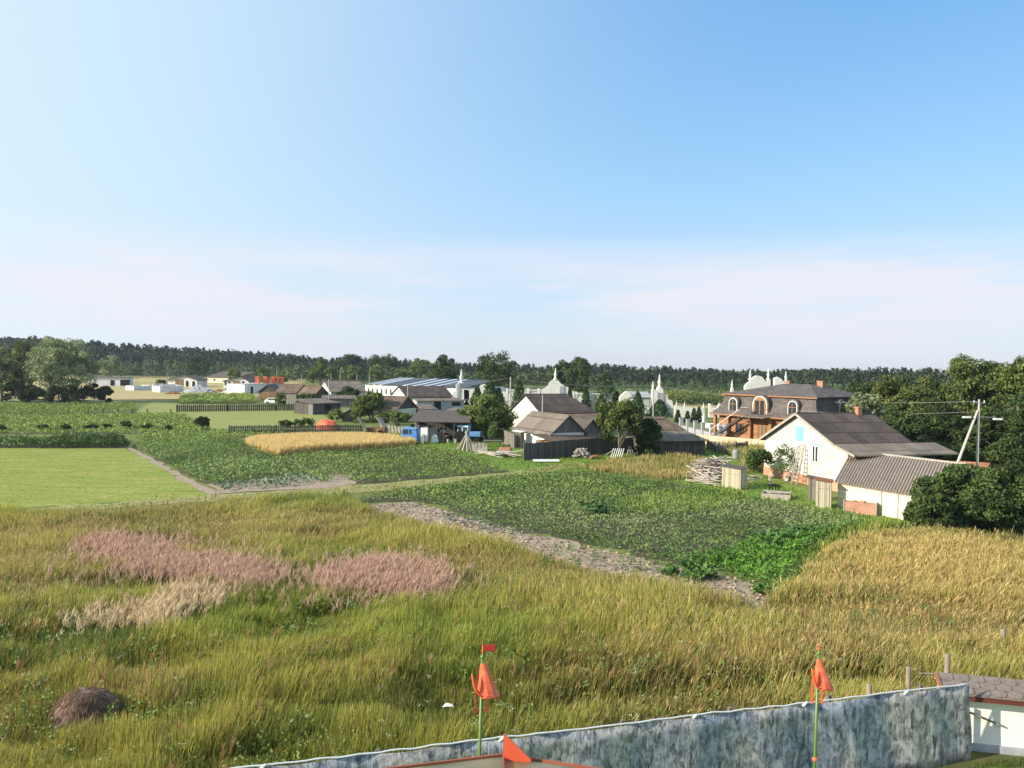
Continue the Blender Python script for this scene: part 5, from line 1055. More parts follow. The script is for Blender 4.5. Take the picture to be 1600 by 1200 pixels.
def tarp(o):
    m = MB(); n = 22; k = 9; r0 = random.Random(2)
    for i in range(k+1):
        t = i/k
        for j in range(n): a = 2*math.pi*j/n; r = math.cos(t*1.45)*(1+.12*math.sin(a*5+i)); m.v.append((1.75*r*math.cos(a), .9*r*math.sin(a), 1.25*math.sin(t*math.pi/2)*(1+.14*math.sin(3*a)+.05*math.sin(7*a))))
    for i in range(k):
        for j in range(n): m.f.append((i*n+j, i*n+(j+1) % n, (i+1)*n+(j+1) % n, (i+1)*n+j))
    m.f.append(tuple(k*n+j for j in range(n))); m.build('cover', M_tarp, o, True)
    MB().box(-1.6, -.6, -.05, 1.5, .6, .25).build('pallet', M_beam, o)
small('covered_heap', 'mound covered with a red orange tarpaulin behind the picket fence', 'covered heap', 511, 671, tarp)

# ---- left village houses
o, w_, L_, h_ = gable('yellow_barn', 'brown roofed barn with cream yellow wall and dark board gable', 'barn', G(619, 640, 2.2), G(650, 637, 2.2), 4.2, 2.2, 1.9, M_cream, M_roofr, gablem=M_dwood)
A = G(622, 652, 0); B = G(668, 653, 0)
def flatshed(name, label, pa, pb, h, depth, wall, roof, rise=.35, ov=.3, cat='shed', wins=()):
    A = G(*pa); B = G(*pb); rz_, w_ = frame2(A, B); o = empty(name, label, cat, (A[0], A[1], 0), rz_)
    MB().slab([(0, -.05), (w_, -.05), (w_, h), (0, h)], 0, depth).build('wall', wall, o)
    m = MB(); m.add([(-ov, -ov, h), (w_+ov, -ov, h), (w_+ov, depth+ov, h+rise), (-ov, depth+ov, h+rise), (-ov, -ov, h+.09), (w_+ov, -ov, h+.09), (w_+ov, depth+ov, h+rise+.09), (-ov, depth+ov, h+rise+.09)], [(0, 3, 2, 1), (4, 5, 6, 7), (0, 1, 5, 4), (1, 2, 6, 5), (2, 3, 7, 6), (3, 0, 4, 7)]); m.build('roof', roof, o)
    for k, (s, z, ww, hh_, kd) in enumerate(wins):
        if kd == 'd': MB().box(s, -.05, z, s+ww, -.004, z+hh_).build('door', M_dark, o)
        else: window(o, 'F', s, z, ww, hh_, w_, depth)
    return o
flatshed('long_shed', 'long low dark shed with pale flat roof behind the open shed', (622, 656), (682, 655), 1.7, 5, M_dwood, M_roofg, .6)
flatshed('white_lean_shed', 'small shed with a white front left of the big bushy tree', (698, 652), (718, 653), 1.2, 3, M_wplas, M_roofg, .4)
o, w_, L_, h_ = gable('village_house', 'white gabled house with long brown roof before the striped hall', 'house', G(612.5, 617, 2.7), G(636, 620, 2.7), 10.2, 2.7, 2.0, M_white, M_roofb, gablem=M_wplas)
leanto(o, w_+.05, w_+3.2, 1.0, 12, 2.4, 1.9, M_roofg, M_gconc)
MB().box(w_+3.0, 5, .1, w_+3.05, 6.5, 1.8).build('door', M_dark, o); MB().box(w_+3.0, 9.0, .9, w_+3.05, 11.0, 1.6).build('window', M_dark, o)
o, w_, L_, h_ = gable('village_house', 'white gabled house with weathered grey roof left of the striped hall', 'house', G(498, 609.5, 2.7), G(517, 611.5, 2.7), 8.8, 2.7, 2.4, M_white, M_roofg, gablem=M_wplas)
gable('brown_shed', 'dark brown gabled shed in front of the weathered grey roof', 'shed', G(492, 616, 2.4), G(513, 615.5, 2.4), 6, 2.4, 1.7, M_dwood, M_roofr, gablem=M_dwood)
o, w_, L_, h_ = gable('rusty_roof_shed', 'shed with rusty brown roof on pale posts beside the parked car', 'shed', G(463, 613, 2.6), G(484, 612, 2.6), 5.5, 2.6, 1.7, M_gwood, M_roofr, gablem=M_gwood)
for x_ in (449, 454): 
    p = G(x_, 637); o2 = MB().cbox((0, 0, 1.3), (.25, .25, 2.6)).build('pale_post', M_beam); o2.location = (p[0], p[1], 0); tag(o2, ('left' if x_ == 449 else 'right')+' pale post standing before the rusty brown roof', 'post')
flatshed('dark_shed', 'low dark shed with whitish end wall right of the far picket fence', (489, 648), (532, 646), 2.0, 6, M_dwood, M_roofg, .6, wins=((2.6, .7, 1.4, 1.0, 'd'),))
flatshed('grey_shed', 'long grey shed with pale roof behind the low dark shed', (505, 636), (555, 636), 1.8, 5, M_gwood, M_roofg, .5)
o, _, _, _ = gable('small_shed', 'small low shed with light roof among bushes behind the cart', 'shed', G(534, 647, 1.2), G(558, 647, 1.2), 3, 1.2, .7, M_gwood, M_roofg)
p = G(484, 648); o2 = MB().cbox((.2, 0, .95), (.8, .4, 1.9)).build('whitewashed_wall', M_beam); o2.location = (p[0], p[1], 0); tag(o2, 'whitewashed stub wall at the left end of the low dark shed', 'wall')
# hall with striped roof
A = G(571, 600, 3.6); B = G(730, 606, 3.6)
rz_, w_ = frame2(A, B); hall = empty('striped_hall', 'long white hall with pale blue metal roof crossed by dark strips', 'hall', (A[0], A[1], 0), rz_)
MB().box(0, 0, -.1, w_, 16, 3.6).build('wall', M_wplas, hall)
dpt, hr = 16, 5.3
def hroof(x0, x1, mat, z=0):
    m = MB(); dx = -3.0
    m.add([(x0, -.5, 3.55+z), (x1, -.5, 3.55+z), (x1+dx, dpt, hr+z), (x0+dx, dpt, hr+z), (x0, -.5, 3.67+z), (x1, -.5, 3.67+z), (x1+dx, dpt, hr+.12+z), (x0+dx, dpt, hr+.12+z)], [(0, 3, 2, 1), (4, 5, 6, 7), (0, 1, 5, 4), (1, 2, 6, 5), (2, 3, 7, 6), (3, 0, 4, 7)]); m.build('roof_panel' if mat is M_metal else 'roof_strip', mat, hall)
xs = [0, .035, .06, .09, .12, .15, .19, .40, .44, .50, .54, .60, .64, .70, .735, .80, 1.0]
for i in range(len(xs)-1): hroof(xs[i]*w_+.01, xs[i+1]*w_-.01, (M_mdark, M_metal)[i % 2] if i < 15 else M_mdark)
for k in range(7): window(hall, 'F', 1.0+k*1.9, .9, .7, 1.5, w_, 16, M_grey, mull=False)
MB().box(14.6, -.05, 0, 17.4, -.004, 2.7).build('gate', M_wtrim, hall)
# far unfinished houses
def mono(name, label, pxs, ytop, ybase, yridge, wall, roof, group=None, depth=8):
    "block house with single pitch roof: corner pixels left, middle, right"
    Y = G(pxs[1], ybase)[1]; A = np.array([XA(pxs[0], Y, ybase), Y+2]); B = np.array([XA(pxs[2], Y, ybase), Y+1]); rz_, w_ = frame2(A, B)
    hl = HZ(pxs[0], ytop, Y); hm = HZ(pxs[1], yridge, Y); hl = max(hl, 2); o = empty(name, label, 'house', (A[0], A[1], 0), rz_, group); xm = w_*(pxs[1]-pxs[0])/(pxs[2]-pxs[0])
    MB().slab([(0, -.1), (w_, -.1), (w_, hl), (xm, hm), (0, hl)], 0, depth).build('wall', wall, o)
    m = MB(); rslab(m, (-.5, hl-.05), (xm+.02, hm+.05), -.7, depth+.5, .25); rslab(m, (xm+.02, hm+.05), (w_+.5, hl-.05), -.7, depth+.5, .25); m.build('roof', roof, o)
    return o, w_, hl, hm, xm
GF = 'unfinished white block houses on the far field'
o, w_, hl, hm, xm = mono('unfinished_house', 'unfinished white block house with pitched roof beside the blue white foundation', (259, 286, 306), 594, 604.5, 587.5, M_wblock, M_felt, GF)
MB().box(w_*.25, -.12, .4, w_*.53, -.004, hl+.3).build('terrace_opening', M_bwood, o); MB().box(w_*.62, -.12, .2, w_*.70, -.004, hl-.2).box(w_*.84, -.12, 0, w_*.92, -.004, 2.1).build('doorway', M_dark, o)
o, w_, hl, hm, xm = mono('unfinished_house', 'unfinished white block house with pitched roof left of the long block wall', (346, 375, 387), 596, 606.5, 590, M_wblock, M_felt, GF)
MB().box(w_*.38, -.12, .3, w_*.66, -.004, hl+.2).build('terrace_opening', M_bwood, o); MB().box(w_*.05, -.12, .9, w_*.1, -.004, 2.3).box(w_*.22, -.12, .9, w_*.27, -.004, 2.3).box(w_*.75, -.12, 0, w_*.82, -.004, 2.6).build('doorway', M_dark, o)
o = flatshed('unfinished_house', 'flat roofed white block house beside the small round willow', (142, 603), (195, 603.5), 3.1, 9, M_wblock, M_felt, .15, .4, 'house', ((6.8, .2, 1.4, 2.0, 'd'), (10.2, .2, 3.4, 2.2, 'd'))); o['group'] = GF
o = empty('open_porch', 'thin roof on posts right of the flat roofed white house', 'porch', (*G(197, 601), 0)); MB().box(0, 0, 2.6, 4.2, 3, 2.75).build('roof', M_felt, o); [MB().box(x, 0, -.05, x+.15, .15, 2.597).build('post', M_beam, o) for x in (0.1, 3.9)]
o = flatshed('block_building', 'long unfinished white block wall under orange brick pallets', (382, 616), (452, 614), 2.9, 8, M_wblock, M_gconc, .05, .1, 'building', ((2.2, 0, .9, 2.2, 'd'), (9.8, .5, 1.1, 1.6, 'd')))
cb = o
for i, (x_, lab) in enumerate(((399.5, 'leftmost orange brick pallet on the block wall, standing apart'), (411.5, 'second orange brick pallet from the left on the block wall'), (417.5, 'third orange brick pallet, darker and lower'), (424.5, 'middle brick pallet of the row of orange stacks'), (431, 'orange brick pallet second from the right'), (437.5, 'rightmost orange brick pallet on the block wall'))):
    Yp = G(x_, 615)[1]+3; p = (XA(x_, Yp, 590), Yp, 2.98); o = empty('brick_pallet', lab, 'brick pallet', p, .05, 'orange brick pallets stacked on the block wall')
    ps = (1.15, 1.15, .78, 1.0, 1.1, 1.1)[i]; zt = HZ(x_, (588, 588, 590.5, 588.5, 589, 589)[i], Yp)-2.98
    MB().box(-.05, -.4, .1, ps, .8, zt).build('bricks', bricks('orange_brick', (.78, .20, .09), (.70, .16, .07), (.5, .14, .08), .5, .28), o); MB().box(-.1, -.45, 0, ps+.05, .85, .097).build('pallet', M_beam, o)
gable('gabled_shed', 'small shed with dark gable and grey roof before the block wall', 'shed', G(405, 611.5, 2.3), G(431, 612, 2.3), 4.5, 2.3, 1.6, M_bwood, M_felt, gablem=M_dwood)
o = flatshed('low_brown_house', 'low tan walled building with dark brown roof by the forest', (324, 598), (371, 599), 2.6, 12, M_cream, M_felt, 2.4, .6, 'building', ((3, .8, 1.2, 1.2, 'w'), (12, .8, 1.2, 1.2, 'w')))
flatshed('far_barn', 'far dark barn roof half hidden by pale trees', (365, 592), (398, 592), 3.4, 12, M_bwood, M_felt, 2.0, .5, 'barn')
for pa, pb, h_, lab, nm in (((250, 613), (287, 612.5), 2.3, 'white block foundation wall before the unfinished pitched house', 'block_wall'), ((196, 609.5), (209, 610), 1.6, 'small white block wall right of the flat roofed house', 'block_wall')):
    A, B = G(*pa), G(*pb); rz_, w_ = frame2(A, B); o = empty(nm, lab, 'wall', (A[0], A[1], 0), rz_)
    MB().box(0, 0, -.05, w_, .4, h_*.9).box(0, 6, -.05, w_, 6.4, h_).box(0, .403, -.05, .4, 5.997, h_*.8).box(w_-.4, .403, -.05, w_, 5.997, h_*.9).build('block_course', M_wblock, o)
    MB().box(w_*.1, .42, .1, w_*.4, 1.4, h_*.9+.1).build('block_stack', M_wblock, o)
def rubble(nm, lab, px, py, sx, hh, seed, mat, kind=None):
    r0 = random.Random(seed); p = G(px, py); m = MB(); n = 26; k = 7
    for i in range(k+1):
        t = i/k
        for j in range(n): a = 2*math.pi*j/n; r = (1-t)**.8*(1+.25*r0.uniform(-1, 1)); m.v.append((sx*r*math.cos(a), sx*.5*r*math.sin(a), hh*t*(1+.15*r0.uniform(-1, 1))-.02))
    for i in range(k):
        for j in range(n): m.f.append((i*n+j, i*n+(j+1) % n, (i+1)*n+(j+1) % n, (i+1)*n+j))
    m.f.append(tuple(k*n+j for j in range(n))); o = m.build(nm, mat); o.location = (p[0], p[1], 0); return tag(o, lab, 'heap')
rubble('rubble_heap', 'grey heap of gravel and broken blocks beside the foundation wall', 311, 613, 5.0, 2.3, 3, M_gconc)
rubble('rubble_heap', 'small orange brown earth heap before the foundation wall', 270, 615.5, 2.6, .8, 4, M_rust)
rubble('rubble_heap', 'low reddish heap right of the grey gravel heap', 343, 612, 2.2, .8, 5, M_rust)
rubble('rubble_heap', 'low white rubble patch left of the block building', 357, 613, 2.2, .6, 6, M_wplas)
# parked car
def car(o):
    MB().slab([(0, .3), (4.1, .3), (4.15, .75), (3.2, .9), (2.6, 1.38), (1.1, 1.4), (.35, .95), (0, .85)], -.8, .8).build('body', plain('car_white', (.75, .76, .78), .3, .6), o, bevel=.08)
    MB().slab([(.6, .95), (3.0, .95), (2.5, 1.31), (1.2, 1.33)], -.815, -.803).build('side_window', GL, o)
    for x_ in (.8, 3.3):
        wl = MB().tube([(x_, -.83, .32), (x_, -.62, .32)], .32, 16).build('wheel', M_dark, o); MB().tube([(x_, -.85, .32), (x_, -.833, .32)], .18, 12).build('rim', M_grey, wl)
small('parked_car', 'white parked car before the small gabled shed', 'car', 415, 631, car, -6)
# wire fence posts left
for i, x_ in enumerate((138, 161, 184, 207, 230, 267)):
    p = G(x_, 647.5); o = MB().cbox((0, 0, .5), (.16, .16, 1.0 if i != 5 else .8)).build('fence_post', M_dwood); o.location = (p[0], p[1], 0)
    tag(o, ('leftmost', 'second', 'third', 'fourth', 'fifth', 'isolated last')[i]+' short dark post of the wire fence left of the far picket fence', 'post', 'posts of the thin wire fence')
m = MB(); pa, pb = G(138, 647.5), G(267, 647.5)
for z_ in (.45, .8): m.tube([(0, 0, z_), (pb[0]-pa[0], pb[1]-pa[1], z_)], .02, 5)
o = m.build('fence_wire', M_grey); o.location = (pa[0], pa[1], 0); tag(o, 'thin wires strung between the short dark posts', 'wire')

# ---- white ornamental walls and chapel
M_orn = noisy('white_stucco', [(.25, (.52, .51, .48)), (.6, (.70, .69, .66))], 1.5, bmp=.15)
YW = 185
def zpt(px, py, Y=YW): return (XA(px, Y, py), HZ(px, py, Y))
def ornate(name, label, cat, pts, thick=.6, Y=YW, rot=0, extra=None, finial=None, group=None):
    "outline in the facade plane, pushed back by its thickness"
    Q = [zpt(a, b, Y) for a, b in pts]; x0 = min(q[0] for q in Q); o = empty(name, label, cat, (x0, Y, 0), R(rot), group)
    prof = [(q[0]-x0, q[1]) for q in Q]; x1 = max(p[0] for p in prof)
    MB().slab([(0, -.2)]+prof+[(x1, -.2)] if True else prof, 0, thick).build('wall', M_orn, o)
    zs = min(prof[0][1], prof[-1][1]); MB().box(-.12, -.12, zs-.5, x1+.12, -.003, zs-.28).box(-.08, -.08, .0, x1+.08, -.003, .5).build('cornice', M_orn, o)
    for i_ in range(int(x1/1.8)+1):
        MB().box(i_*1.8+.05, -.09, .503, i_*1.8+.3, -.004, zs-.503).build('pilaster', M_orn, o)
    for (fx, fy, s) in (finial or []):
        x, z = zpt(fx, fy, Y); x -= x0
        MB().lathe([(s*.9, 0), (s*.9, s*.5), (s*.35, s*.8), (s*.5, s*1.6), (s*.65, s*2.2), (s*.3, s*3.0), (s*.28, s*3.8), (s*.06, s*4.8)], x, thick/2, 10).build('finial', M_orn, o, True).location.z = z
    for (a, b, c, d) in (extra or []):
        xa, za = zpt(a, b, Y); xb, zb = zpt(c, d, Y); MB().box(xa-x0, -.2, zb, xb-x0, -.003, za).build('panel', M_gconc, o)
    return o
ornate('gate_tower', 'white stepped gate pillar with grey recess left of the ornamental wall', 'gate pillar', [(708, 622), (708, 612), (712, 612), (712, 600), (715, 599), (715, 597), (718, 597), (718, 606), (725, 608), (733, 610), (733, 622)], 1.5, finial=[(720.5, 600, .75)], extra=[(714, 600, 718, 620)])
def balustrade(name, label, pa, pb, base, top, Y, n):
    xa, za = zpt(pa, top, Y); xb, zb = zpt(pb, top, Y); zlo = HZ(pa, base, Y); o = empty(name, label, 'wall', (xa, Y, 0), 0); w_ = xb-xa; zt = (za+zb)/2
    MB().box(0, 0, -.1, w_, .5, zlo).box(-.05, -.05, zt-.25, w_+.05, .55, zt).build('wall', M_orn, o)
    m = MB(); mpost = [MB() for _ in range(0)]
    for i in range(n):
        x = w_*(i+.5)/n; m.cbox((x, .25, (zlo+zt-.25)/2), (.2, .3, zt-.25-zlo))
    m.build('baluster_row', M_orn, o)
    for i in range(4): MB().cbox((w_*(i)/3, .25, (zt+.3)/2), (.6, .62, zt+.3)).build('pillar', M_orn, o)
    return o
balustrade('ornamental_wall', 'white balustraded wall between gate pillar and volute gable', 792, 842, 616, 608.5, 182, 26)
balustrade('ornamental_wall', 'white balustraded wall right of the volute gable', 900, 965, 621, 614.5, 172, 32)
ornate('ornamental_wall', 'white wall with a curved top behind the small spruces', 'wall', [(725, 622), (725, 609), (745, 608), (752, 601), (757, 600), (763, 605), (775, 612), (795, 612), (795, 622)], .6)
ornate('volute_gable', 'white baroque gable with volutes and a pointed finial behind the dark roof', 'gate', [(846, 624), (846, 609), (852, 606), (857, 602), (858, 598), (863, 594), (867, 593), (872, 594), (876, 599), (882, 603), (890, 606), (895, 611), (903, 613), (903, 624)], .9, finial=[(868, 594, .62)], extra=[(874.5, 603, 881, 617)])
# chapel with striped roof
o = ornate('chapel', 'white chapel with curved gable and grey seamed metal roof', 'chapel', [(968, 650), (968, 621), (971, 617), (976, 613), (979, 611), (982, 612.5), (987, 618), (990, 623), (990, 650)], 1.0, 160)
x0, z0 = zpt(988, 618, 160); x1, _ = zpt(1020, 618, 157); m = MB(); xb = zpt(968, 620, 160)[0]
zr0 = HZ(985, 613, 160); ze0 = HZ(990, 621, 160)
for k in range(14):
    t0, t1 = k/14, (k+.8)/14; xa, xc = x0-xb-.6+(x1-x0+1)*t0, x0-xb-.6+(x1-x0+1)*t1
    m.add([(xa, -.3, ze0), (xc, -.3, ze0), (xc-.3, 3.5, zr0), (xa-.3, 3.5, zr0), (xa, -.3, ze0+.1), (xc, -.3, ze0+.1), (xc-.3, 3.5, zr0+.1), (xa-.3, 3.5, zr0+.1)], [(0, 3, 2, 1), (4, 5, 6, 7), (0, 1, 5, 4), (1, 2, 6, 5), (2, 3, 7, 6), (3, 0, 4, 7)])
m.build('seam_roof', M_gconc, o)
MB().box(x0-xb-.6, -.1, ze0-.15, x1-xb+.4, 3.6, ze0-.01).build('roof_deck', M_mdark, o)
MB().box(x0-xb, .1, -.1, x1-xb, 6, ze0-.16).build('nave_wall', M_orn, o)
m = MB()
for k in range(16): xx = x0-xb+.3+(x1-x0-.6)*k/15; m.cbox((xx, .0, ze0-1.1), (.13, .15, 1.2))
m.build('baluster_row', M_orn, o)
ornate('gate_tower', 'white gate tower with tall finials and dark lantern recess', 'gate pillar', [(1019, 652), (1019, 610), (1023, 609), (1027, 610), (1027, 607), (1036, 607), (1036, 612), (1040, 620), (1043, 624), (1048, 625), (1051, 627), (1051, 652)], 1.3, 150, finial=[(1014.2, 611, .42), (1031, 606.5, .62)] if False else [(1021, 610, .38), (1031.3, 607.5, .6)], extra=[(1031, 613.5, 1036.5, 632), (1026.5, 613, 1029.5, 621)])
ornate('urn_wall', 'low white wall with stepped top and small urns behind the thujas', 'wall', [(1054, 648), (1054, 635), (1060, 634), (1066, 636), (1075, 636), (1082, 637), (1101, 637.5), (1101, 648)], .6, 145, finial=[(1057.5, 634.5, .22), (1070, 636, .22), (1100, 637.5, .22)])
ornate('urn_wall', 'white gate posts with a scooped top left of the log house roof', 'gate', [(1108, 641), (1108, 630.5), (1110.5, 630.5), (1112, 636), (1118, 638), (1122, 636), (1123.5, 631), (1126, 631), (1126, 641)], .6, 150)
ornate('baroque_gable', 'big white rounded baroque gable rising behind the mansard roof', 'gable', [(1165, 620), (1165, 603), (1168, 600), (1173, 596), (1177, 590), (1182, 587), (1186, 587), (1191, 589), (1196, 595), (1199, 597), (1200, 593), (1204, 593), (1204, 620)], 1.2, 150, finial=[(1173.5, 594, .45), (1202, 594, .5)])
ornate('baroque_gable', 'smaller white swept gable right of the big rounded one', 'gable', [(1211, 620), (1211, 591), (1216, 589), (1221, 592), (1226, 598), (1228, 596), (1231, 596), (1231, 620)], 1.2, 156, finial=[(1229.5, 596.5, .45)])
ornate('statue_pillar', 'slim white pillar with a figure shaped finial left of the mansard roof ridge', 'pillar', [(1142.5, 625), (1142.5, 607), (1146.5, 607), (1146.5, 625)], .6, 145, finial=[(1144.5, 608, .38)])
p = zpt(836, 612, 215); o = empty('far_roof', 'small dark blue roofed house behind the balustraded wall', 'house', (XA(821, 215, 612), 215, 0)); MB().slab([(0, -.1), (4.2, -.1), (4.2, 1.8), (0, 1.8)], 0, 5).build('wall', M_wplas, o); MB().slab([(-.4, 1.81), (4.6, 1.81), (2.6, 3.2), (.8, 3.3)], -.3, 5.3).build('roof', M_mdark, o)

# ---- poles and wires
def pole(name, label, px, base, top, r=.13, Y=None, brace=None, arm=None, cat='utility pole', lamp=False, lean=0, xa=None, mat=None):
    p = G(px, base) if Y is None else np.array([XA(px, Y, base), Y]); Y = p[1]; h = HZ(px, top, Y); o = empty(name, label, cat, (p[0], p[1], 0))
    MB().tube([(0, 0, -.2), (lean, 0, h)], [r, r*.7], 8).build('post', mat or M_conc, o)
    if name != 'slim_pole' and Y < 120: MB().bar((-.55+lean, 0, h-.35), (.55+lean, 0, h-.35), .09, .09).build('crossarm', M_grey, o)
    for s in ((-.5, 0, .5) if name != 'slim_pole' and Y < 120 else (0,)): MB().lathe([(.04, 0), (.06, .05), (.03, .1), (.06, .14), (.02, .2)], s+lean, 0, 8).build('insulator', M_wtrim, o).location.z = h-.3
    if brace is not None:
        bx = XA(brace, Y-1.0, base)-p[0]; MB().tube([(bx, -1.0, -.2), (-.12, 0, h-1.1)], [r*1.1, r*.8], 8).build('brace', mat or M_conc, o)
    if lamp: MB().bar((.1, 0, h-1.7), (1.6, -.2, h-1.75), .05, .05).build('lamp_arm', M_grey, o); MB().cbox((1.75, -.2, h-1.9), (.8, .3, .16)).build('lamp_head', M_wtrim, o); MB().cbox((-1.3, -.2, h-1.75), (.7, .3, .16)).build('signal_box', M_wtrim, o)
    return p, h
pr = pole('utility_pole', 'tall concrete utility pole with leaning brace and street lamp at right', 1527, 733, 624, .14, brace=1491, lamp=True)
pm = pole('utility_pole', 'thin concrete pole behind the big bushy tree', 797, 654, 589, .15)
pc = pole('utility_pole', 'dark pole in front of the white gate tower', 1020.5, 656, 600, .13, mat=M_gconc)
for x_, t_, b_, lab, Y_ in ((637, 600, 622, 'short pale pole standing before the brown village roof', 150), (517, 583, 600, 'pale pole behind the weathered grey roof', 230), (471, 584, 602, 'pole right of the orange brick pallets', 220), (531.5, 578, 600, 'taller pole at the left end of the striped hall', 235), (557.5, 585, 600, 'pole before the dark strips of the hall roof', 225), (847.5, 617, 645, 'white pole at the corner of the white gabled house', 106), (432, 580, 600, 'small pole behind the rightmost brick pallets', 240), (513.5, 592, 614, 'pole against the white gable of the weathered roof house', 165), (577, 585, 605, 'pole standing before the white hall wall', 190)):
    pole('slim_pole', lab, x_, b_, t_, .10, Y=Y_, mat=M_conc)
def wire(label, a, b, sag, r=.014):
    a = Vector(a); b = Vector(b); pts = [a.lerp(b, t/16)-a+Vector((0, 0, -sag*4*(t/16)*(1-t/16))) for t in range(17)]
    o = MB().tube(pts, r, 5).build('power_line', M_grey); o.location = a; tag(o, label, 'power line')
P_ = lambda pt, dz=0: (pt[0][0], pt[0][1], pt[1]+dz)
wire('sagging wire from the braced pole across the log house to the dark pole', P_(pr, -.2), P_(pc, -.2), 1.2, .018)
wire('wire from the dark gate pole to the pole behind the bushy tree', P_(pc, -.2), P_(pm, -.2), .7, .02)
wire('wire from the pole behind the bushy tree towards the brown village roof', P_(pm, -.2), (XA(637, 150, 602), 150, HZ(637, 601, 150)), .5, .018)
wire('wire crossing the white brick house roof from the braced pole', P_(pr, -1.2), (XA(1190, 100, 640), 100, 4.6), .5, .014)

# ============================================================ FOREGROUND
# film covered fence
m = MB(); n = 90; dF = FB-FA; LF = float(np.linalg.norm(dF)); rzF = math.atan2(dF[1], dF[0])
fo = empty('film_fence', 'long fence covered with mottled blue grey printed film and pale top edge', 'fence', (FA[0], FA[1], 0), rzF)
LX = LF+.05; x0f = -1.2; rr = random.Random(5)
hts = []; vs = []; rows = 7
for i in range(n+1):
    x = x0f+(LX-x0f)*i/n; ht = 2.0-.10*(x/LX)-.022*abs(math.sin(x*.62+.3))+.004*math.sin(x*5.3); hts.append((x, ht))
    for j in range(rows+1):
        t = j/rows; vs.append((x+(.06*math.sin(t*5) if i == n else 0), .035*math.sin(x*3.1+t*1.2)+.02*math.sin(x*7.7+1)*(1-t)-.06*(1-t)**2, -.03+ht*t))
for i in range(n):
    for j in range(rows): a = i*(rows+1)+j; m.f.append((a, a+rows+1, a+rows+2, a+1))
m.v = vs
mt, ntf, bf = base_mat('printed_film', .45, .4)
tcf = N(ntf, 'ShaderNodeTexCoord'); mpf = N(ntf, 'ShaderNodeMapping'); mpf.inputs['Scale'].default_value = (1, 1, .7); L(ntf, tcf.outputs['Object'], mpf.inputs[0])
def fnoise(sx, sz, sc, det, dist=0):
    q = N(ntf, 'ShaderNodeMapping'); q.inputs['Scale'].default_value = (sx, sx, sz); L(ntf, tcf.outputs['Object'], q.inputs[0])
    n_ = N(ntf, 'ShaderNodeTexNoise'); n_.inputs['Scale'].default_value = sc; n_.inputs['Detail'].default_value = det; n_.inputs['Roughness'].default_value = .7; n_.inputs['Distortion'].default_value = dist; L(ntf, q.outputs[0], n_.inputs['Vector']); return n_.outputs['Fac']
def fmix(f, a, b_, mode='MIX'):
    x_ = N(ntf, 'ShaderNodeMixRGB', blend_type=mode)
    for i_, v_ in enumerate((f, a, b_)):
        if isinstance(v_, (int, float)): x_.inputs[i_].default_value = v_
        elif isinstance(v_, tuple): x_.inputs[i_].default_value = (*v_, 1)
        else: L(ntf, v_, x_.inputs[i_])
    return x_.outputs[0]
big = ramp(ntf, [(.42, (.12, .135, .175)), (.56, (.19, .185, .18))]); L(ntf, fnoise(1, .8, .55, 3), big.inputs[0])
big2 = ramp(ntf, [(.42, (.34, .37, .44)), (.56, (.50, .48, .46))]); L(ntf, fnoise(1, .8, .55, 3), big2.inputs[0])
mot = ramp(ntf, [(.42, (0, 0, 0)), (.58, (1, 1, 1))]); L(ntf, fnoise(1, .7, 5.5, 11, .5), mot.inputs[0])
c1_ = fmix(mot.outputs[0], big.outputs[0], big2.outputs[0])
drk = ramp(ntf, [(.40, (.8, .8, .8)), (.48, (0, 0, 0))]); L(ntf, fnoise(1.7, .6, 4.2, 10, .7), drk.inputs[0])
c2_ = fmix(drk.outputs[0], c1_, (.03, .035, .05))
stk = ramp(ntf, [(.56, (0, 0, 0)), (.66, (.75, .75, .75))]); L(ntf, fnoise(16, .4, 1.4, 5, .3), stk.inputs[0])
c3_ = fmix(stk.outputs[0], c2_, (.48, .50, .55)); L(ntf, c3_, bf.inputs['Base Color'])
bump(ntf, bf, fnoise(3, .6, 1.2, 5), .5, .06)
pn = m.build('film_panel', mt, fo, True); sm = pn.modifiers.new('solid', 'SOLIDIFY'); sm.thickness = .01; sm.offset = 1
m = MB(); m.tube([(x, .01, z+.004+.008*math.sin(x*9)+.006*math.sin(x*23)) for x, z in hts], .018, 8); m.build('top_edge', plain('film_edge', (.62, .64, .68), .5), fo, True)
for x in (0, 2.6, 5.2, 7.8, 10.4, 13.0, 15.6): 
    if x < LX: MB().cbox((x, .17, .97), (.08, .08, 1.94)).build('post', M_gwood, fo)
for x in (.45, 5.05, 9.4, 12.2, 15.0): MB().tube([(x-.05, -.02, 1.93-.1*x/LX), (x+.07, -.03, 2.02-.1*x/LX)], .026, 8).build('film_knot', plain('film_white', (.75, .76, .78), .5), fo, True)
# wooden posts behind
for x_, t_, Yp, r, lab in ((1480, 1022, 21.0, .075, 'thickest round wooden post at the left end of the slate roof'), (1419, 1042, 20.3, .065, 'round wooden post behind the film fence left of the slate roof'), (1567, 983, 25, .075, 'wooden post standing in the grass above the slate roof'), (1358, 1069, 19.6, .065, 'post stub just showing over the film fence top')):
    x = XA(x_, Yp, t_); z = HZ(x_, t_, Yp); o = MB().tube([(0, 0, -.1), (.02, 0, z*.5), (.01, 0, z-.03), (.01, 0, z)], [r*1.1, r, r, r*.85], 12).build('wooden_post', noisy('post_wood', two((.16, .13, .10), (.34, .29, .24)), 9, stretch=(1, 1, .2)), None, True); o.location = (x, Yp, 0); tag(o, lab, 'post')
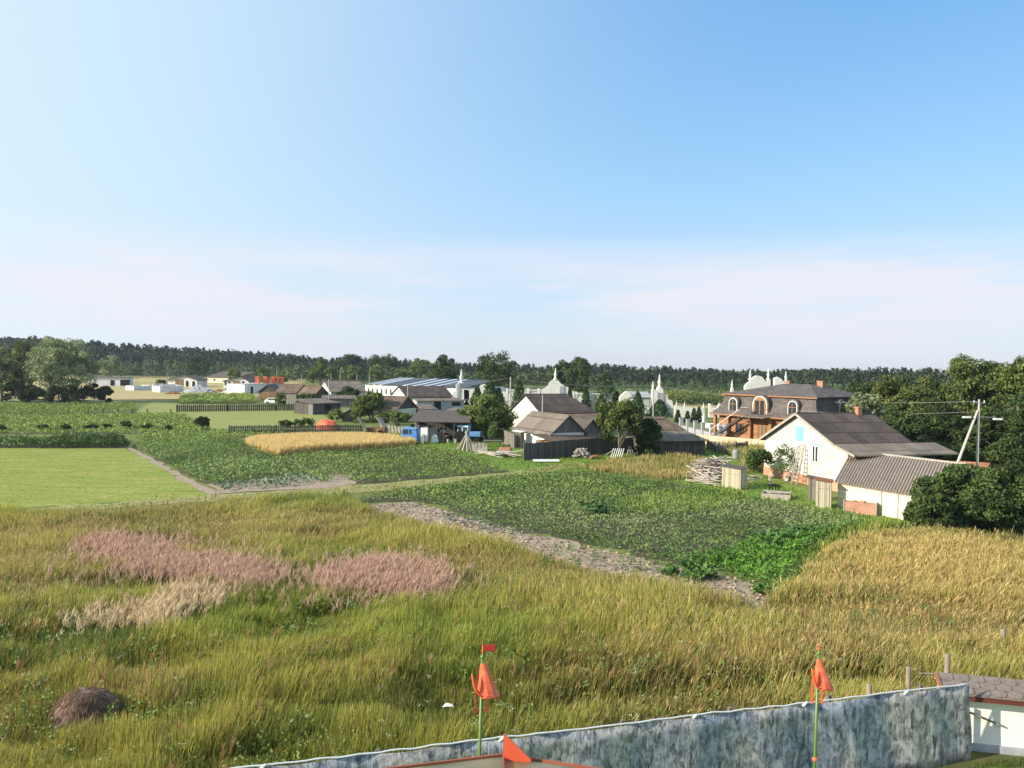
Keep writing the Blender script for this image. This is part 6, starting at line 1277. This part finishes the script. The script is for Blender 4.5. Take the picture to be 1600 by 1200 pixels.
# low white shed with slate roof
pl, prr = G(1512, 1171), G(1640, 1185); rz_, w_ = frame2(pl, prr); Lw = 9.0
ws = empty('white_shed', 'low white plastered shed with grey slate roof and red brown fascia', 'shed', (pl[0]-.35, pl[1]+.04, 0), rz_)
MB().box(0, 0, .2, Lw, 1.3, 1.35).build('wall', noisy('smooth_plaster', [(.3, (.72, .70, .66)), (.7, (.80, .79, .75))], 2, bmp=.1), ws)
MB().box(-.02, -.03, -.1, Lw, 1.32, .197).build('plinth', M_gconc, ws)
MB().box(-.25, -.33, 1.37, Lw, -.30, 1.5).build('fascia', plain('fascia_brown', (.12, .035, .025), .5), ws)
MB().box(-.25, -.298, 1.40, Lw, .0, 1.418).build('soffit', M_wtrim, ws)
# slate rows
sl_m = noisy('slate', two((.13, .105, .095), (.25, .21, .19)), 2.5, bmp=.3, scale2=9)
MB().add([(-.35, -.36, 1.5), (Lw, -.36, 1.5), (Lw, .22, 1.76), (-.35, .22, 1.76), (-.35, -.36, 1.54), (Lw, -.36, 1.54), (Lw, .22, 1.80), (-.35, .22, 1.80)], [(0, 3, 2, 1), (4, 5, 6, 7), (0, 1, 5, 4), (1, 2, 6, 5), (2, 3, 7, 6), (3, 0, 4, 7)]).build('roof', sl_m, ws)
MB().add([(-.35, .23, 1.76), (Lw, .23, 1.76), (Lw, 1.7, 1.2), (-.35, 1.7, 1.2), (-.35, .23, 1.80), (Lw, .23, 1.80), (Lw, 1.7, 1.24), (-.35, 1.7, 1.24)], [(0, 3, 2, 1), (4, 5, 6, 7), (0, 1, 5, 4), (1, 2, 6, 5), (2, 3, 7, 6), (3, 0, 4, 7)]).build('back_roof', sl_m, ws)
rr = random.Random(3); m = MB(); nrow = 3; ns = 26
for r_i in range(nrow):
    t0 = r_i/nrow
    for k in range(ns):
        x = -.35+k*.36+(.18 if r_i % 2 else 0); y0 = -.36+.56*t0; z0 = 1.54+.25*t0; dz = .010+rr.uniform(0, .003)
        poly = [(x+.01, y0+.27, z0+.12+dz*.3), (x+.01, y0+.08, z0+.035+dz), (x+.09, y0-.01, z0+dz), (x+.27, y0-.01, z0+dz), (x+.35, y0+.08, z0+.035+dz), (x+.35, y0+.27, z0+.12+dz*.3)]
        m.add([(a_, y0+(b_-y0)*.85, z0+(c_-z0)*.85+.012) for a_, b_, c_ in poly], [(0, 1, 2, 3, 4, 5)])
m.build('slates', sl_m, ws)
MB().bar((-.37, -.4, 1.47), (-.37, .22, 1.77), .05, .14).build('verge_board', M_rust, ws)
MB().bar((-.1, -.08, 1.15), (1.1, -.06, .72), .05, .04).build('shadow_bar', M_gwood, ws)  # grey bar stands in for the rail shadow slanting down the wall
# yard grass in front of shed (near side of fence)
sheet('near_yard', [(-16, 6), (26, 6), (26, 18.5), (FB[0]+.5, FB[1]-.3), (FA[0], FA[1]-.15), (-8, 12)], yard_m, .018, rough=.05)
tufts('near_yard_grass', 'short dark green grass before the low white shed', None, 420, .14, col3(.06, .11, .02), col3(.12, .18, .04), .012, pts=[(10.2, 17.2), (15, 16.8), (15, 19.05), (FB[0]+.1, FB[1]-.2)])
# hay mound
p = G(116, 1152); o = empty('hay_mound', 'dark brown mound of old matted hay in the meadow grass', 'mound', (p[0], p[1]+.5, 0))
m = MB(); nn, kk = 28, 10; r0 = random.Random(8)
for i in range(kk+1):
    t = i/kk
    for j in range(nn): a = 2*math.pi*j/nn; r = math.cos(t*1.5)**.75*(1+.12*r0.uniform(-1, 1)+.14*math.sin(a*3+1)+.06*math.sin(a*7)); m.v.append((.80*r*math.cos(a), .70*r*math.sin(a), 1.0*math.sin(t*math.pi/2)-.05))
for i in range(kk):
    for j in range(nn): m.f.append((i*nn+j, i*nn+(j+1) % nn, (i+1)*nn+(j+1) % nn, (i+1)*nn+j))
m.f.append(tuple(kk*nn+j for j in range(nn)))
m.build('mound', noisy('old_hay', two((.10, .065, .055), (.25, .17, .13)), 4, stretch=(1, 1, .3), bmp=1, dist=.08), o, True)
ns_ = 5200; a = rng.uniform(0, 6.28, ns_); t = rng.random(ns_)**.8; rr_ = np.cos(t*1.5)**.75
Xh = .82*rr_*np.cos(a); Yh = .72*rr_*np.sin(a); Zh = np.sin(t*math.pi/2)-.04
d_ = np.stack([np.cos(a)*.6, np.sin(a)*.6, -np.ones(ns_)], 1)*rng.uniform(.08, .2, (ns_, 1))+rng.normal(size=(ns_, 3))*.05
c_ = np.stack([Xh, Yh, Zh], 1)+np.stack([np.cos(a), np.sin(a), np.ones(ns_)*.3], 1)*.02; s_p = np.cross(d_, rng.normal(size=(ns_, 3))); s_p /= np.linalg.norm(s_p, axis=1)[:, None]; s_p *= .006
V = np.stack([c_-s_p, c_+s_p, c_+d_+s_p*.4, c_+d_-s_p*.4], 1).reshape(-1, 3); K = np.repeat(col3(.24, .16, .12)*rng.uniform(.5, 1.5, (ns_, 1)), 4, axis=0)
sb = np_mesh('loose_straw', V, 4, K, GRS, o); sb['kind'] = 'stuff'
# decorative green poles with orange hoods
def deco_pole(label, px, ytop, Y, flag, lean=.02, ring=None):
    x = XA(px, Y, ytop); z = HZ(px, ytop, Y); o = empty('decorative_pole', label, 'pole', (x-lean*z, Y, 0), 0, 'green poles with orange metal hoods')
    q = lambda zz: (lean*zz, 0, zz)
    MB().tube([(0, 0, -.1), q(z)], .028, 12).build('post', M_green, o, True)
    MB().lathe([(.01, -.045), (.034, -.03), (.046, 0), (.034, .03), (.01, .045)], *q(z)[:2], 12).build('ball', M_green, o, True).location.z = z+.03
    MB().tube([(lean*z, 0, z+.06), (lean*z+.01, 0, z+.22)], [.012, .012], 8).build('spike', M_orange, o)
    # hood: folded sheet cone opened to the lower right, rim rising to a horn at the left
    m = MB(); n = 11; k = 6; ap = Vector((lean*z, 0, z-.02)); hz = .60; sc_h = Y/15.0
    for i in range(k+1):
        t = i/k
        for j in range(n):
            a = 2*math.pi*(j+.3)/n; cr = 1+.06*math.sin(j*2.4+i*1.3)*t; rx = (.02+.175*t**.9)*cr; ry = (.014+.115*t)*cr; dx = rx*math.cos(a)
            m.v.append((ap.x+.105*t+dx, ry*math.sin(a), ap.z-hz*t-.30*dx*t*t+.03*math.cos(2*a)*t**4))
    for i in range(k):
        for j in range(n): m.f.append((i*n+j, (i+1)*n+j, (i+1)*n+(j+1) % n, i*n+(j+1) % n))
    hd = m.build('hood', M_hood, o); so_ = hd.modifiers.new('solid', 'SOLIDIFY'); so_.thickness = .008
    rim = [Vector(m.v[k*n+j]) for j in range(n)]+[Vector(m.v[k*n])]
    MB().tube(rim, .011, 8).build('hood_rim', M_orange, o, True)
    MB().lathe([(.03, -.07), (.10, -.05), (.11, -.01), (.02, .02)], ap.x+.10, 0, 16).build('inner_cup', M_grey, o, True).location.z = ap.z-hz+.02
    pts = [(-.18, -.20), (-.165, -.29), (-.135, -.40), (-.095, -.50), (-.05, -.58), (0, -.635), (.04, -.645), (.075, -.61), (.10, -.585), (.15, -.60), (.22, -.645), (.265, -.66)]
    rs = [.006, .018, .026, .026, .022, .018, .015, .013, .012, .012, .012, .01]
    MB().tube([(ap.x+a_, -.115-.02*math.sin(i_), ap.z+b_) for i_, (a_, b_) in enumerate(pts)], rs, 8).build('horn', M_orange, o, True)
    br = MB(); zb_ = ap.z-hz
    c0 = M_dred if flag else M_orange
    for dx in (-.105, .09): br.bar((ap.x+dx, .0, zb_-.36), (ap.x+dx, .0, zb_+.02), .026, .026)
    br.bar((ap.x-.105, 0, zb_-.30), (ap.x+.09, 0, zb_-.30), .024, .024); br.bar((ap.x-.105, 0, zb_+.02), (ap.x-.105, 0, zb_+.30), .022, .022); br.bar((ap.x-.105, 0, zb_+.30), (ap.x, 0, zb_+.30), .022, .022)
    br.build('bracket', c0, o)
    if flag:
        MB().slab([(.0, .0), (.22, .0), (.19, .055), (.22, .11), (.0, .11)], -.006, .006).build('flag', M_dred, o).location = (lean*z+.02, 0, z+.14)
        MB().tube([(lean*z+.01, 0, z+.2), (lean*z+.01, 0, z+.30)], .01, 6).build('flag_staff', M_dred, o)
    if ring: MB().lathe([(.03, -.04), (.05, -.02), (.055, 0), (.05, .02), (.03, .04)], *q(ring)[:2], 14).build('ring', M_orange, o, True).location.z = ring
deco_pole('green pole with orange hood carrying a small dark red pennant', 754, 1029, 13.5, True, .018)
deco_pole('green pole with orange hood and bare orange spike, no pennant', 1279, 1023, 15.0, False, .012, ring=HZ(1273, 1186, 15.0))
# canopy below
cx_, cy_, rc = -.05, 7.72, 3.3; zc = 3.85
cp = empty('canopy', 'round canopy of olive translucent sheets with thin red brown rim', 'canopy', (cx_, cy_, 0))
ang = [math.pi/2+k*math.pi/6 for k in range(12)]; pts = [(rc*math.cos(a), rc*math.sin(a)) for a in ang]
olive, nto, bo = base_mat('olive_sheet', .35, .4); bo.inputs['Base Color'].default_value = (.16, .15, .08, 1)
tco = N(nto, 'ShaderNodeTexCoord'); no = N(nto, 'ShaderNodeTexNoise'); no.inputs['Scale'].default_value = 1.5; L(nto, tco.outputs['Object'], no.inputs['Vector'])
rpo = ramp(nto, [(.35, (.10, .10, .05)), (.65, (.24, .22, .13))]); L(nto, no.outputs['Fac'], rpo.inputs[0]); L(nto, rpo.outputs[0], bo.inputs['Base Color'])
for k in range(12):
    a, b = pts[k], pts[(k+1) % 12]; m = MB(); m.add([(a[0]*.99, a[1]*.99, zc), (b[0]*.99, b[1]*.99, zc), (0, 0, zc+.8), (a[0]*.99, a[1]*.99, zc-.02), (b[0]*.99, b[1]*.99, zc-.02), (0, 0, zc+.78)], [(0, 1, 2), (5, 4, 3), (0, 3, 4, 1), (1, 4, 5, 2), (2, 5, 3, 0)])
    m.build('sheet', olive, cp); MB().bar((*a, zc), (*b, zc), .03, .05).build('rim', plain('rim_brown', (.30, .10, .06), .5), cp)
    MB().bar((a[0], a[1], zc+.02), (a[0]*.05, a[1]*.05, zc+.80), .03, .03).build('rib', plain('rim_brown', (.30, .10, .06), .5), cp)
    if k % 3 == 0: MB().tube([(a[0]*.95, a[1]*.95, -.1), (a[0]*.95, a[1]*.95, zc)], .04, 10).build('post', M_green, cp)
    if k % 4 == 0:
        f = MB(); f.slab([(0, .22), (.40, -.16), (.36, -.24), (.0, -.19)], -.015, .015); f.build('fin', M_orange, cp).location = (a[0]*.93, a[1]*.93, zc+.22)
# small litter and stones in the meadow
p = G(700, 1104, .4); m = MB(); r0 = random.Random(1); m.add([(-.16,0,0),(-.05,-.05,.05),(.08,-.03,.03),(.16,.02,.01),(.1,.08,.06),(-.06,.09,.08)], [(0,1,5),(1,2,4,5),(2,3,4)]); o = m.build('white_bag', M_wtrim, None, True); o.location = (p[0], p[1], .38); tag(o, 'scrap of white plastic caught in the grass behind the film fence', 'litter')

# thin evening haze between the village and the woods
hz = MB().box(-700, -30, -1.0, 700, 640, 42).build('haze', None); hm_ = bpy.data.materials.new('haze'); hm_.use_nodes = True; hn = hm_.node_tree; hn.nodes.clear()
ho = N(hn, 'ShaderNodeOutputMaterial'); hv = N(hn, 'ShaderNodeVolumePrincipled'); hv.inputs['Density'].default_value = .00014; hv.inputs['Color'].default_value = (.80, .88, 1.0, 1); hv.inputs['Anisotropy'].default_value = .3
L(hn, hv.outputs[0], ho.inputs['Volume']); hz.data.materials.append(hm_); tag(hz, 'thin blue haze over the fields', kind='stuff')
